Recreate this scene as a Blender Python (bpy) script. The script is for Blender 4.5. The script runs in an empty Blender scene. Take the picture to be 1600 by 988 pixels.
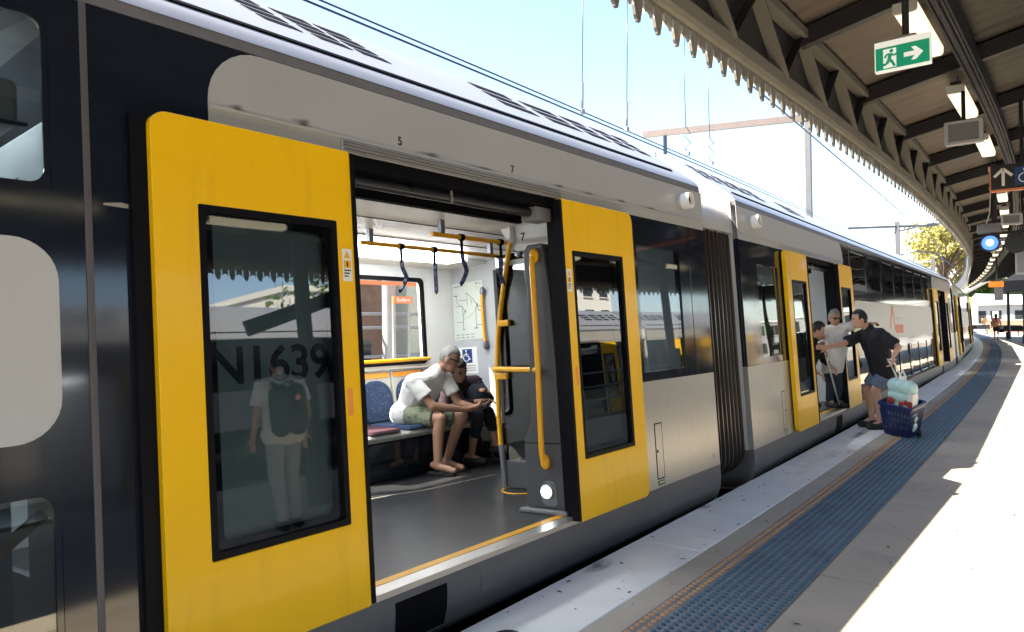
import bpy, bmesh, math, random
from math import sin, cos, pi, radians, sqrt, atan, hypot
from mathutils import Vector, Matrix
random.seed(7)
S = bpy.context.scene
COL = S.collection
# ------------------------------------------------------------------ camera
F, CX, CY, CAMH = 1155.0, 800.0, 494.0, 1.5
PITCH, ROLL = 0.012, 0.014
TH = atan(918.0 / F)
FW = Vector((-sin(TH) * cos(PITCH), cos(TH) * cos(PITCH), sin(PITCH)))
R0 = Vector((cos(TH), sin(TH), 0)); U0 = R0.cross(FW)
RV = R0 * cos(ROLL) - U0 * sin(ROLL); UV = U0 * cos(ROLL) + R0 * sin(ROLL)
CAM = Vector((0, 0, CAMH))
cd = bpy.data.cameras.new('camera'); cam = bpy.data.objects.new('camera', cd); COL.objects.link(cam)
cd.sensor_width = 36; cd.lens = 36 * F / 1600; cd.clip_start = 0.05; cd.clip_end = 3000
M = Matrix.Identity(4)
for i in range(3):
    M[i][0], M[i][1], M[i][2], M[i][3] = RV[i], UV[i], -FW[i], CAM[i]
cam.matrix_world = M
S.camera = cam
# ------------------------------------------------------------------ light
SUNDIR = Vector((1.0, 0.94, -1.53)).normalized()          # travel direction of the light
sun_el = math.asin(-SUNDIR.z); sun_az = math.atan2(-SUNDIR.x, -SUNDIR.y)
wd = bpy.data.worlds.new('World'); S.world = wd; wd.use_nodes = True
nt = wd.node_tree; bg = nt.nodes['Background']
sky = nt.nodes.new('ShaderNodeTexSky'); sky.sky_type = 'NISHITA'; sky.sun_disc = False
sky.sun_elevation = sun_el; sky.sun_rotation = sun_az; sky.air_density = 1.0; sky.dust_density = 0.8; sky.ozone_density = 1.0
nt.links.new(sky.outputs[0], bg.inputs[0]); bg.inputs[1].default_value = 0.061
sl = bpy.data.lights.new('sun', 'SUN'); sl.energy = 4.2; sl.angle = radians(0.53); sl.color = (1, 0.87, 0.66)
so = bpy.data.objects.new('sun', sl); COL.objects.link(so)
so.rotation_euler = SUNDIR.to_track_quat('-Z', 'Y').to_euler()
S.view_settings.view_transform = 'Standard'; S.view_settings.look = 'None'
S.view_settings.gamma = 1.0; S.view_settings.use_curve_mapping = False
S.view_settings.exposure = 3.0
S.render.engine = 'CYCLES'
S.cycles.max_bounces = 10; S.cycles.transparent_max_bounces = 16; S.cycles.diffuse_bounces = 4; S.cycles.glossy_bounces = 5
S.cycles.use_denoising = True
S.render.resolution_x = 1024; S.render.resolution_y = 632

# ------------------------------------------------------------------ pixel helpers (photo pixel -> direction; distance from what it touches)
def ray(px, py): return FW + RV * ((px - CX) / F) - UV * ((py - CY) / F)
def PZ(px, py, z=0.0):
    d = ray(px, py); return CAM + d * ((z - CAMH) / d.z)
def PY(px, py, y):
    d = ray(px, py); return CAM + d * (y / d.y)
def PX(px, py, x):
    d = ray(px, py); return CAM + d * (x / d.x)

# ------------------------------------------------------------------ materials
MATS = {}
def mat(name, col, rough=0.5, metal=0.0, var=0.12, vscale=6.0, bump=0.0, bscale=60.0, coat=0.0, emit=None, es=0.0, spec=0.5, detail=6, stretch=(1, 1, 1)):
    m = bpy.data.materials.new(name); m.use_nodes = True
    n = m.node_tree.nodes; l = m.node_tree.links; b = n['Principled BSDF']
    b.inputs['Roughness'].default_value = rough; b.inputs['Metallic'].default_value = metal
    b.inputs['Coat Weight'].default_value = coat; b.inputs['Coat Roughness'].default_value = 0.06
    b.inputs['Specular IOR Level'].default_value = spec
    b.inputs['Base Color'].default_value = (*col, 1)
    if emit:
        b.inputs['Emission Color'].default_value = (*emit, 1); b.inputs['Emission Strength'].default_value = es
    tc = n.new('ShaderNodeTexCoord'); mp = n.new('ShaderNodeMapping'); mp.inputs['Scale'].default_value = stretch
    l.new(tc.outputs['Object'], mp.inputs[0])
    if var > 0:
        nz = n.new('ShaderNodeTexNoise'); nz.inputs['Scale'].default_value = vscale; nz.inputs['Detail'].default_value = detail
        nz.inputs['Roughness'].default_value = 0.62
        l.new(mp.outputs[0], nz.inputs['Vector'])
        mr = n.new('ShaderNodeMapRange'); mr.inputs['From Min'].default_value = 0.25; mr.inputs['From Max'].default_value = 0.75
        mr.inputs['To Min'].default_value = 1 - var; mr.inputs['To Max'].default_value = 1 + var
        l.new(nz.outputs['Fac'], mr.inputs['Value'])
        mx = n.new('ShaderNodeVectorMath'); mx.operation = 'SCALE'; mx.inputs[0].default_value = col
        l.new(mr.outputs[0], mx.inputs['Scale']); l.new(mx.outputs[0], b.inputs['Base Color'])
        mr2 = n.new('ShaderNodeMapRange'); mr2.inputs['To Min'].default_value = max(0.02, rough - 0.08); mr2.inputs['To Max'].default_value = min(1, rough + 0.08)
        l.new(nz.outputs['Fac'], mr2.inputs['Value']); l.new(mr2.outputs[0], b.inputs['Roughness'])
    if bump > 0:
        nb = n.new('ShaderNodeTexNoise'); nb.inputs['Scale'].default_value = bscale; nb.inputs['Detail'].default_value = 4
        l.new(mp.outputs[0], nb.inputs['Vector'])
        bp = n.new('ShaderNodeBump'); bp.inputs['Strength'].default_value = bump; bp.inputs['Distance'].default_value = 0.02
        l.new(nb.outputs['Fac'], bp.inputs['Height']); l.new(bp.outputs[0], b.inputs['Normal'])
    MATS[name] = m; return m

#STAIN
def stain(m, col, scale=3.0, lo=0.6, hi=0.68, amount=0.7, stretch=(1, 1, 1)):
    """dirt with a shape of its own mixed over the base colour"""
    n = m.node_tree.nodes; l = m.node_tree.links; b = n['Principled BSDF']
    tc = n.new('ShaderNodeTexCoord'); mp = n.new('ShaderNodeMapping'); mp.inputs['Scale'].default_value = stretch
    l.new(tc.outputs['Object'], mp.inputs[0])
    nz = n.new('ShaderNodeTexNoise'); nz.inputs['Scale'].default_value = scale; nz.inputs['Detail'].default_value = 8; nz.inputs['Roughness'].default_value = 0.7
    l.new(mp.outputs[0], nz.inputs['Vector'])
    mr = n.new('ShaderNodeMapRange'); mr.inputs['From Min'].default_value = lo; mr.inputs['From Max'].default_value = hi; mr.inputs['To Max'].default_value = amount
    l.new(nz.outputs['Fac'], mr.inputs['Value'])
    mix = n.new('ShaderNodeMix'); mix.data_type = 'RGBA'
    l.new(mr.outputs[0], mix.inputs['Factor'])
    src = b.inputs['Base Color'].links
    if src: l.new(src[0].from_socket, mix.inputs['A'])
    else: mix.inputs['A'].default_value = b.inputs['Base Color'].default_value
    mix.inputs['B'].default_value = (*col, 1)
    l.new(mix.outputs['Result'], b.inputs['Base Color'])
    return m

def glass(name, tint, ior=1.55, wavy=0.0):
    m = bpy.data.materials.new(name); m.use_nodes = True
    n = m.node_tree.nodes; l = m.node_tree.links
    n.remove(n['Principled BSDF']); out = n['Material Output']
    tr = n.new('ShaderNodeBsdfTransparent'); tr.inputs[0].default_value = (*tint, 1)
    gl = n.new('ShaderNodeBsdfGlossy'); gl.inputs['Roughness'].default_value = 0.015; gl.inputs['Color'].default_value = (0.95, 0.98, 1, 1)
    fr = n.new('ShaderNodeFresnel'); fr.inputs[0].default_value = ior
    mx = n.new('ShaderNodeMixShader'); l.new(fr.outputs[0], mx.inputs[0]); l.new(tr.outputs[0], mx.inputs[1]); l.new(gl.outputs[0], mx.inputs[2])
    if wavy > 0:
        tc = n.new('ShaderNodeTexCoord'); nz = n.new('ShaderNodeTexNoise'); nz.inputs['Scale'].default_value = 1.7; nz.inputs['Detail'].default_value = 1
        l.new(tc.outputs['Object'], nz.inputs['Vector'])
        bp = n.new('ShaderNodeBump'); bp.inputs['Strength'].default_value = wavy; bp.inputs['Distance'].default_value = 0.02
        l.new(nz.outputs['Fac'], bp.inputs['Height']); l.new(bp.outputs[0], gl.inputs['Normal'])
    l.new(mx.outputs[0], out.inputs[0]); MATS[name] = m; return m

bgm = mat('body_grey', (0.47, 0.465, 0.455), 0.30, 0.62, 0.04, 2.0)
stain(bgm, (0.30, 0.29, 0.27), 3.0, 0.55, 0.8, 0.5, (1, 5, .6))
mat('skirt_shade_grey', (0.12, 0.12, 0.127), 0.42, 0.1, 0.12, 3.0)  # body grey darkened to carry the shade low on the train side
mat('cantrail_lit_grey', (0.40, 0.405, 0.41), 0.38, 0.1, 0.05, 2.0)  # lit copy of the body paint, less metallic to stay bright under the canopy
mat('fairing_white', (0.42, 0.43, 0.44), 0.45, 0, 0.05)
mat('body_light', (0.50, 0.505, 0.51), 0.4, 0.0, 0.03, 2.0)
mat('roof_white', (0.235, 0.25, 0.29), 0.35, 0.1, 0.05, 3.0)
mat('roof_strip', (0.13, 0.13, 0.14), 0.4, 0, 0.1)
mat('body_black', (0.010, 0.014, 0.023), 0.07, 0, 0.1, coat=0.3)
mat('rubber', (0.004, 0.004, 0.007), 0.5, 0, 0.2, spec=0.12)
mat('slot_black', (0.004, 0.004, 0.006), 0.7, spec=0.08)
mat('gasket_grey', (0.09, 0.082, 0.09), 0.45)
mat('door_yellow', (0.93, 0.53, 0.002), 0.34, 0, 0.03, 2.0, coat=0.12, spec=0.3)
stain(MATS['door_yellow'], (0.50, 0.27, 0.02), 2.2, 0.52, 0.85, 0.45, (1, 3, .5))
mat('rail_yellow', (0.85, 0.42, 0.008), 0.32, 0, 0.05)
mat('aluminium', (0.62, 0.60, 0.57), 0.3, 0.85, 0.08, 8, stretch=(20, 1, 20))
mat('steel_dark', (0.03, 0.032, 0.038), 0.3, 0.4, 0.1)
mat('floor_vinyl', (0.020, 0.022, 0.025), 0.33, 0, 0.10, 4.0, bump=0.02, bscale=30)
mat('interior_white', (0.72, 0.72, 0.70), 0.4, 0, 0.04)
mat('interior_grey', (0.46, 0.48, 0.50), 0.45, 0, 0.05)
mat('plate_grey', (0.30, 0.33, 0.33), 0.5, 0, 0.03)
mat('plastic_dark', (0.075, 0.075, 0.085), 0.45, 0, 0.08, bump=0.05, bscale=200)
mat('plastic_mid', (0.20, 0.20, 0.21), 0.5, 0, 0.08)
mat('seat_shell', (0.40, 0.40, 0.38), 0.4)
mat('seat_orange', (0.85, 0.30, 0.04), 0.5)
mat('strap_blue', (0.012, 0.02, 0.075), 0.6)
mat('seat_maroon', (0.045, 0.008, 0.018), 0.8)
mat('white_print', (0.8, 0.8, 0.78), 0.5, var=0.02)
mat('black_print', (0.008, 0.009, 0.014), 0.5, var=0)
mat('grey_print', (0.25, 0.27, 0.26), 0.5, var=0)
mat('green_print', (0.01, 0.16, 0.075), 0.4, var=0.02)
mat('blue_print', (0.01, 0.045, 0.20), 0.4, var=0.02)
mat('orange_print', (0.66, 0.19, 0.07), 0.5, var=0.03)
mat('map_paper', (0.62, 0.68, 0.62), 0.3, var=0.02)
mat('bellows', (0.048, 0.040, 0.037), 0.24, 0.2, 0.2, 3, stretch=(1, 1, .3))
mat('light_panel', (0.9, 0.9, 0.9), 0.5, emit=(0.93, 0.97, 1.0), es=3.0, var=0)
mat('tube_light', (0.95, 0.9, 0.75), 0.4, emit=(1.0, 0.86, 0.58), es=0.18, var=0)
mat('step_lamp', (1, 1, 1), 0.4, emit=(0.95, 0.98, 1.0), es=2.2, var=0)
mat('blue_lamp', (0.1, 0.2, 1), 0.4, emit=(0.05, 0.16, 1.0), es=0.33, var=0)
mat('blue_lamp_core', (0.6, 0.8, 1), 0.4, emit=(0.35, 0.62, 1.0), es=0.7, var=0)
mat('screen_orange', (0.5, 0.2, 0.05), 0.3, emit=(1.0, 0.26, 0.01), es=0.11, var=0)
mat('exit_green', (0.005, 0.25, 0.13), 0.35, emit=(0.0, 0.30, 0.15), es=0.06, var=0)
mat('exit_white', (0.85, 0.86, 0.82), 0.35, emit=(0.9, 0.92, 0.85), es=0.06, var=0)
concrete = mat('concrete', (0.46, 0.415, 0.345), 0.85, 0, 0.16, 2.2, bump=0.12, bscale=90, detail=12)
stain(concrete, (0.22, 0.205, 0.185), 1.1, 0.56, 0.70, 0.45)
stain(concrete, (0.07, 0.07, 0.07), 22.0, 0.685, 0.70, 0.7)
stain(concrete, (0.27, 0.25, 0.22), 0.55, 0.50, 0.62, 0.45)
white_paint = mat('coping_paint', (0.84, 0.85, 0.85), 0.42, 0, 0.07, 3.0, bump=0.06, bscale=60)
stain(white_paint, (0.10, 0.105, 0.11), 11.0, 0.64, 0.66, 0.8, (1.0, 0.4, 1))
stain(white_paint, (0.33, 0.34, 0.35), 1.5, 0.55, 0.7, 0.5, (1.5, 0.5, 1))
mat('tactile_base', (0.19, 0.215, 0.24), 0.8, 0, 0.22, 5.0, bump=0.1, bscale=80)
mat('tactile_blue', (0.032, 0.10, 0.16), 0.4, 0, 0.5, 5)
mat('tactile_orange', (0.52, 0.29, 0.12), 0.5, 0, 0.25, 9)
mat('platform_wall', (0.12, 0.11, 0.10), 0.9, 0, 0.3)
mat('canopy_steel', (0.185, 0.178, 0.158), 0.55, 0, 0.12, 4)
mat('canopy_cream', (0.32, 0.30, 0.255), 0.55, 0, 0.14, 4)
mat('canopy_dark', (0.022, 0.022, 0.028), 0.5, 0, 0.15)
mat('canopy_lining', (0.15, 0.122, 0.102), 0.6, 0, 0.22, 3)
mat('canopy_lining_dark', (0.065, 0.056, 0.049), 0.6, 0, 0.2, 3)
_m = mat('valance_paint', (0.27, 0.26, 0.24), 0.55, 0, 0.2, 9)
_n = _m.node_tree.nodes; _b = _n['Principled BSDF']; _oi = _n.new('ShaderNodeObjectInfo'); _mr = _n.new('ShaderNodeMapRange'); _mr.inputs['To Min'].default_value = 0.6; _mr.inputs['To Max'].default_value = 1.2
_vm = _n.new('ShaderNodeVectorMath'); _vm.operation = 'SCALE'; _m.node_tree.links.new(_oi.outputs['Random'], _mr.inputs['Value']); _m.node_tree.links.new(_b.inputs['Base Color'].links[0].from_socket, _vm.inputs[0]); _m.node_tree.links.new(_mr.outputs[0], _vm.inputs['Scale']); _m.node_tree.links.new(_vm.outputs[0], _b.inputs['Base Color'])
mat('galv', (0.22, 0.23, 0.26), 0.4, 0.5, 0.12)
mat('mast_steel', (0.07, 0.072, 0.085), 0.5, 0.2, 0.1)
mat('boom_steel', (0.13, 0.108, 0.105), 0.5, 0.1, 0.1)
mat('wire', (0.03, 0.04, 0.07), 0.4, 0.6, 0)
mat('wire_copper', (0.05, 0.075, 0.13), 0.4, 0.5, 0)
ballast = mat('ballast', (0.16, 0.14, 0.12), 0.95, 0, 0.5, 30, bump=0.9, bscale=40, detail=12)
mat('rail_steel', (0.20, 0.17, 0.15), 0.35, 0.8, 0.1)
mat('sleeper', (0.22, 0.21, 0.19), 0.9)
brick = mat('brick', (0.22, 0.13, 0.09), 0.85, 0, 0.25, 5)
mat('render_cream', (0.55, 0.53, 0.42), 0.8, 0, 0.1)
mat('building_white', (0.70, 0.70, 0.69), 0.7, 0, 0.08)
mat('building_grey', (0.30, 0.31, 0.33), 0.7, 0, 0.1)
mat('window_dark', (0.02, 0.025, 0.03), 0.08, 0, 0)
mat('bark', (0.12, 0.085, 0.06), 0.9, 0, 0.3, 12, bump=0.5, bscale=20)
def leafmat(name, c1, c2):
    m = mat(name, c1, 0.55, 0, 0.0); n = m.node_tree.nodes; l = m.node_tree.links; b = n['Principled BSDF']
    g = n.new('ShaderNodeNewGeometry'); r = n.new('ShaderNodeMix'); r.data_type = 'RGBA'
    r.inputs['A'].default_value = (*c1, 1); r.inputs['B'].default_value = (*c2, 1)
    l.new(g.outputs['Random Per Island'], r.inputs['Factor']); l.new(r.outputs['Result'], b.inputs['Base Color'])
    t = n.new('ShaderNodeBsdfTranslucent'); l.new(r.outputs['Result'], t.inputs[0])
    mx = n.new('ShaderNodeMixShader'); mx.inputs[0].default_value = 0.4
    l.new(b.outputs[0], mx.inputs[1]); l.new(t.outputs[0], mx.inputs[2]); l.new(mx.outputs[0], n['Material Output'].inputs[0])
leafmat('leaf_hazy_yellow', (0.24, 0.23, 0.06), (0.38, 0.34, 0.12))  # leaf colours paled to stand in for distance haze and glare
leafmat('leaf_green', (0.05, 0.11, 0.015), (0.11, 0.15, 0.03))
glass('tint_glass', (0.26, 0.31, 0.32), 2.0)
glass('clear_glass', (0.82, 0.86, 0.86), 1.5)
glass('door_glass', (0.70, 0.78, 0.77), 2.15, 0.02)
glass('wavy_glass', (0.22, 0.25, 0.26), 1.62, 0.10)
def seatmat():
    m = mat('seat_fabric', (0.012, 0.028, 0.075), 0.85, 0, 0.0); n = m.node_tree.nodes; l = m.node_tree.links; b = n['Principled BSDF']
    tc = n.new('ShaderNodeTexCoord'); v = n.new('ShaderNodeTexVoronoi'); v.inputs['Scale'].default_value = 42
    l.new(tc.outputs['Object'], v.inputs['Vector'])
    cr = n.new('ShaderNodeValToRGB'); e = cr.color_ramp.elements
    e[0].position = 0.0; e[0].color = (0.30, 0.34, 0.30, 1); e[1].position = 0.22; e[1].color = (0.012, 0.03, 0.085, 1)
    l.new(v.outputs['Distance'], cr.inputs[0]); l.new(cr.outputs[0], b.inputs['Base Color'])
seatmat()

# ------------------------------------------------------------------ mesh helpers
class MB:
    def __init__(s): s.v = []; s.f = []
    def add(s, vs, fs):
        o = len(s.v); s.v += [tuple(v) for v in vs]; s.f += [tuple(i + o for i in f) for f in fs]; return s
    def box(s, x0, x1, y0, y1, z0, z1):
        vs = [(x, y, z) for x in (x0, x1) for y in (y0, y1) for z in (z0, z1)]
        return s.add(vs, [(0, 1, 3, 2), (4, 6, 7, 5), (0, 4, 5, 1), (2, 3, 7, 6), (0, 2, 6, 4), (1, 5, 7, 3)])
    def prism(s, pts, axis, a, b):
        """extrude 2D outline along axis; for 'x' pts=(y,z), 'y' pts=(x,z), 'z' pts=(x,y)"""
        def mk(p, t): return {'x': (t, p[0], p[1]), 'y': (p[0], t, p[1]), 'z': (p[0], p[1], t)}[axis]
        n = len(pts); vs = [mk(p, a) for p in pts] + [mk(p, b) for p in pts]
        fs = [tuple(range(n))[::-1], tuple(range(n, 2 * n))] + [(i, (i + 1) % n, n + (i + 1) % n, n + i) for i in range(n)]
        return s.add(vs, fs)
    def ring(s, o, i, axis, a, b):
        """extruded frame between two outlines with the same count"""
        def mk(p, t): return {'x': (t, p[0], p[1]), 'y': (p[0], t, p[1]), 'z': (p[0], p[1], t)}[axis]
        n = len(o); vs = [mk(p, a) for p in o] + [mk(p, a) for p in i] + [mk(p, b) for p in o] + [mk(p, b) for p in i]
        fs = []
        for k in range(n):
            q = (k + 1) % n
            fs += [(k, q, n + q, n + k), (2 * n + k, 3 * n + k, 3 * n + q, 2 * n + q), (k, 2 * n + k, 2 * n + q, q), (n + k, n + q, 3 * n + q, 3 * n + k)]
        return s.add(vs, fs)
    def tube(s, pts, r, n=10, caps=True):
        pts = [Vector(p) for p in pts]; rs = r if isinstance(r, (list, tuple)) else [r] * len(pts)
        o = len(s.v); up = None; vs = []
        for i, p in enumerate(pts):
            t = (pts[min(i + 1, len(pts) - 1)] - pts[max(i - 1, 0)]).normalized()
            if up is None: up = Vector((0, 0, 1)) if abs(t.z) < 0.9 else Vector((1, 0, 0))
            a = t.cross(up).normalized(); up = a.cross(t).normalized()
            for k in range(n):
                w = 2 * pi * k / n; vs.append(p + (a * cos(w) + up * sin(w)) * rs[i])
        fs = []
        for i in range(len(pts) - 1):
            for k in range(n):
                q = (k + 1) % n; fs.append((i * n + k, i * n + q, (i + 1) * n + q, (i + 1) * n + k))
        if caps: fs += [tuple(range(n))[::-1], tuple(range((len(pts) - 1) * n, len(pts) * n))]
        return s.add(vs, fs)
    def bar(s, a, b, w, h, up=(0, 0, 1)):
        a = Vector(a); b = Vector(b); t = (b - a).normalized(); x = t.cross(Vector(up)).normalized(); u = x.cross(t)
        vs = [p + x * (i * w / 2) + u * (j * h / 2) for p in (a, b) for i, j in ((-1, -1), (1, -1), (1, 1), (-1, 1))]
        return s.add(vs, [(3, 2, 1, 0), (4, 5, 6, 7), (0, 1, 5, 4), (1, 2, 6, 5), (2, 3, 7, 6), (3, 0, 4, 7)])
    def ell(s, c, r, n=14, m=10, rot=None):
        vs = []; c = Vector(c)
        for j in range(1, m):
            t = pi * j / m
            for k in range(n):
                w = 2 * pi * k / n; p = Vector((r[0] * sin(t) * cos(w), r[1] * sin(t) * sin(w), r[2] * cos(t)))
                vs.append(c + (rot @ p if rot else p))
        top = Vector((0, 0, r[2])); vs += [c + (rot @ top if rot else top), c - (rot @ top if rot else top)]
        fs = []
        for j in range(m - 2):
            for k in range(n):
                q = (k + 1) % n; fs.append((j * n + k, (j + 1) * n + k, (j + 1) * n + q, j * n + q))
        T = n * (m - 1)
        for k in range(n):
            q = (k + 1) % n; fs += [(T, k, q), (T + 1, (m - 2) * n + q, (m - 2) * n + k)]
        return s.add(vs, fs)
    def cap(s, a, b, ra, rb, n=12, flat=False):
        a = Vector(a); b = Vector(b); t = (b - a); L = t.length
        if L < 1e-5: return s.ell(a, (ra, ra, ra))
        t /= L; h = [] if flat else [(-0.95, .31), (-0.7, .71), (-.35, .94)]
        pts = [a + t * (ra * d) for d, _ in h] + [a, b] + [b + t * (rb * -d) for d, _ in h[::-1]]
        rs = [ra * k for _, k in h] + [ra, rb] + [rb * k for _, k in h[::-1]]
        return s.tube(pts, rs, n)
    def panel(s, axis, a, b, y0, y1, z0, z1, holes):
        ys = sorted({y0, y1, *[min(max(h[i], y0), y1) for h in holes for i in (0, 1)]}); zs = sorted({z0, z1, *[min(max(h[i], z0), z1) for h in holes for i in (2, 3)]})
        for i in range(len(ys) - 1):
            for j in range(len(zs) - 1):
                cy = (ys[i] + ys[i + 1]) / 2; cz = (zs[j] + zs[j + 1]) / 2
                if any(h[0] < cy < h[1] and h[2] < cz < h[3] for h in holes): continue
                if axis == 'x': s.box(a, b, ys[i], ys[i + 1], zs[j], zs[j + 1])
                else: s.box(ys[i], ys[i + 1], a, b, zs[j], zs[j + 1])
        return s

def rrect(x0, x1, y0, y1, r, n=5):
    """rounded rectangle outline; r = one radius or four (bl, br, tr, tl)"""
    if not isinstance(r, (list, tuple)): r = (r,) * 4
    out = []
    for (cx, cy, a0), q in zip(((x0, y0, pi), (x1, y0, 1.5 * pi), (x1, y1, 0), (x0, y1, .5 * pi)), r):
        px = cx + (q if cx == x0 else -q); py = cy + (q if cy == y0 else -q)
        for k in range(n + 1):
            w = a0 + (pi / 2) * k / n; out.append((px + q * cos(w), py + q * sin(w)))
    return out

def obj(name, mb, m, parent=None, bevel=0, smooth=False, loc=None, wn=False):
    if isinstance(mb, MB):
        me = bpy.data.meshes.new(name); me.from_pydata(mb.v, [], mb.f)
        bm = bmesh.new(); bm.from_mesh(me); bmesh.ops.recalc_face_normals(bm, faces=bm.faces); bm.to_mesh(me); bm.free()
    else: me = mb
    if smooth:
        for p in me.polygons: p.use_smooth = True
        if smooth is not True:
            me.set_sharp_from_angle(angle=radians(smooth))
    o = bpy.data.objects.new(name, me); COL.objects.link(o)
    if m:
        me.materials.clear(); me.materials.append(MATS[m] if isinstance(m, str) else m)
    if parent: o.parent = parent
    if loc is not None: o.location = loc
    if bevel:
        md = o.modifiers.new('bevel', 'BEVEL'); md.width = bevel; md.segments = 2; md.limit_method = 'ANGLE'
    return o

def same(name, me, parent, loc=(0, 0, 0), rot=(0, 0, 0), m=None):
    o = bpy.data.objects.new(name, me); COL.objects.link(o); o.parent = parent; o.location = loc; o.rotation_euler = rot
    return o
def mesh(name, mb, m, smooth=False):
    me = bpy.data.meshes.new(name); me.from_pydata(mb.v, [], mb.f)
    bm = bmesh.new(); bm.from_mesh(me); bmesh.ops.recalc_face_normals(bm, faces=bm.faces); bm.to_mesh(me); bm.free()
    me.materials.append(MATS[m])
    if smooth:
        for p in me.polygons: p.use_smooth = True
    return me
def tag(o, label, cat, group=None):
    o['label'] = label; o['category'] = cat
    if group: o['group'] = group
    return o
def thing(name, label, cat, loc=(0, 0, 0), rot=(0, 0, 0), group=None):
    o = bpy.data.objects.new(name, None); COL.objects.link(o); o.location = loc; o.rotation_euler = rot; o.empty_display_size = 0.2
    return tag(o, label, cat, group)
def struct(o, kind='structure'): o['kind'] = kind; return o
def copy_tree(o, parent=None):
    c = o.copy(); COL.objects.link(c); c.parent = parent
    for ch in [k for k in KIDS.get(o.name, [])]: copy_tree(ch, c)
    return c
KIDS = {}
def index_kids():
    KIDS.clear()
    for o in bpy.data.objects:
        if o.parent: KIDS.setdefault(o.parent.name, []).append(o)
def text(name, body, size, m, parent, mw, extrude=0.0008, align='CENTER', bold=0.0):
    """flat lettering; mw = 4x4 placing text x/y plane in the parent's space"""
    c = bpy.data.curves.new(name, 'FONT'); c.body = body; c.size = size; c.extrude = extrude; c.align_x = align; c.align_y = 'CENTER'; c.offset = bold
    t = bpy.data.objects.new(name, c); COL.objects.link(t)
    dg = bpy.context.evaluated_depsgraph_get(); me = bpy.data.meshes.new_from_object(t.evaluated_get(dg))
    bpy.data.objects.remove(t); bpy.data.curves.remove(c)
    me.transform(mw); return obj(name, me, m, parent)
def basis(o, x, y):
    x = Vector(x).normalized(); y = Vector(y).normalized(); z = x.cross(y); mm = Matrix.Identity(4)
    for i in range(3): mm[i][0], mm[i][1], mm[i][2], mm[i][3] = x[i], y[i], z[i], o[i]
    return mm

# ------------------------------------------------------------------ alignment curves
def edge_x(y): return -2.487 - 0.00185 * ((y + 11) ** 2 - 196) / 2
def edge_slope(y): return -0.00185 * (y + 11)
FT = [(-20, -2.02), (5, -2.0), (10, -2.02), (14, -2.14), (18, -2.36), (23.4, -2.78), (29.2, -3.38), (36.4, -4.30), (45.4, -5.45), (60, -7.7), (80, -11.4), (100, -15.5)]
def fascia_x(y):
    for (a, p), (b, q) in zip(FT, FT[1:]):
        if a <= y <= b:
            t = (y - a) / (b - a); return p + (q - p) * t
    return FT[0][1] if y < FT[0][0] else FT[-1][1]
CANT = 0.06
_ft = FT
def fascia_x(y):
    y = min(max(y, _ft[0][0]), _ft[-1][0] - 1e-6)
    for i in range(len(_ft) - 1):
        a, p = _ft[i]; b, q = _ft[i + 1]
        if a <= y <= b:
            def sl(j):
                j0 = max(j - 1, 0); j1 = min(j + 1, len(_ft) - 1); return (_ft[j1][1] - _ft[j0][1]) / (_ft[j1][0] - _ft[j0][0])
            h = b - a; t = (y - a) / h
            return (2*t**3-3*t**2+1)*p + (t**3-2*t**2+t)*h*sl(i) + (-2*t**3+3*t**2)*q + (t**3-t**2)*h*sl(i+1)
# ------------------------------------------------------------------ ground and tracks
g = MB(); g.add([(-1500, -1500, -1.12), (1500, -1500, -1.12), (1500, 1500, -1.12), (-1500, 1500, -1.12)], [(0, 1, 2, 3)])
struct(obj('ground', g, 'ballast'))
def strip(o0, o1, z, ys, fx=edge_x):
    mb = MB(); vs = []
    for y in ys: vs += [(fx(y) + o0, y, z), (fx(y) + o1, y, z)]
    return mb.add(vs, [(2*i, 2*i+1, 2*i+3, 2*i+2) for i in range(len(ys) - 1)])
def fr(a, b, n): return [a + (b - a) * i / n for i in range(n + 1)]
YS = fr(-30, 110, 70)
def rail_track(off, name):
    bed = struct(obj('track_bed', strip(off - 1.4, off + 1.4, -1.10, YS), 'ballast'))
    for k in (-0.7175, 0.7175):
        mb = MB(); vs = []
        prof = [(-0.035, 0), (0.035, 0), (0.035, 0.14), (-0.035, 0.14)]
        for y in YS: vs += [(edge_x(y) + off + k + p[0], y, -1.10 + p[1]) for p in prof]
        fs = []
        for i in range(len(YS) - 1):
            for q in range(4): fs.append((4*i+q, 4*i+(q+1) % 4, 4*(i+1)+(q+1) % 4, 4*(i+1)+q))
        mb.add(vs, fs); obj('rail', mb, 'rail_steel', bed)
rail_track(-1.72, 'near'); rail_track(8.5 + 1.8, 'mid')

# ------------------------------------------------------------------ platform
PW = 8.0
plat = bpy.data.objects.new('platform', None); COL.objects.link(plat); struct(plat)
def slab(o0, o1, y0, y1, zt=0.0, zb=-0.35):
    ys = fr(y0, y1, 3); mb = MB(); vs = []
    for y in ys: vs += [(edge_x(y) + o0, y, zb), (edge_x(y) + o1, y, zb), (edge_x(y) + o1, y, zt), (edge_x(y) + o0, y, zt)]
    n = len(ys); fs = [(0, 1, 2, 3), tuple(4*(n-1)+i for i in (3, 2, 1, 0))]
    for i in range(n - 1):
        for q in range(4): fs.append((4*i+q, 4*i+4+q, 4*i+4+(q+1) % 4, 4*i+(q+1) % 4))
    return mb.add(vs, fs)
y = 4.55 - 4.9 * 6
while y < 105:
    for o0, o1 in ((0.06, 2.25), (2.264, 4.6), (4.614, PW - 0.06)):
        obj('slab', slab(o0, o1, y + 0.009, y + 4.891, random.uniform(-.0015, .0)), 'concrete', plat)
    y += 4.9
mb = MB()
for o0, o1 in ((0.12, 0.3), (PW - 0.3, PW - 0.12)): 
    q = slab(o0, o1, -25, 105, -0.352, -1.11); mb.add(q.v, q.f)
obj('platform_wall', mb, 'platform_wall', plat)
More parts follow.
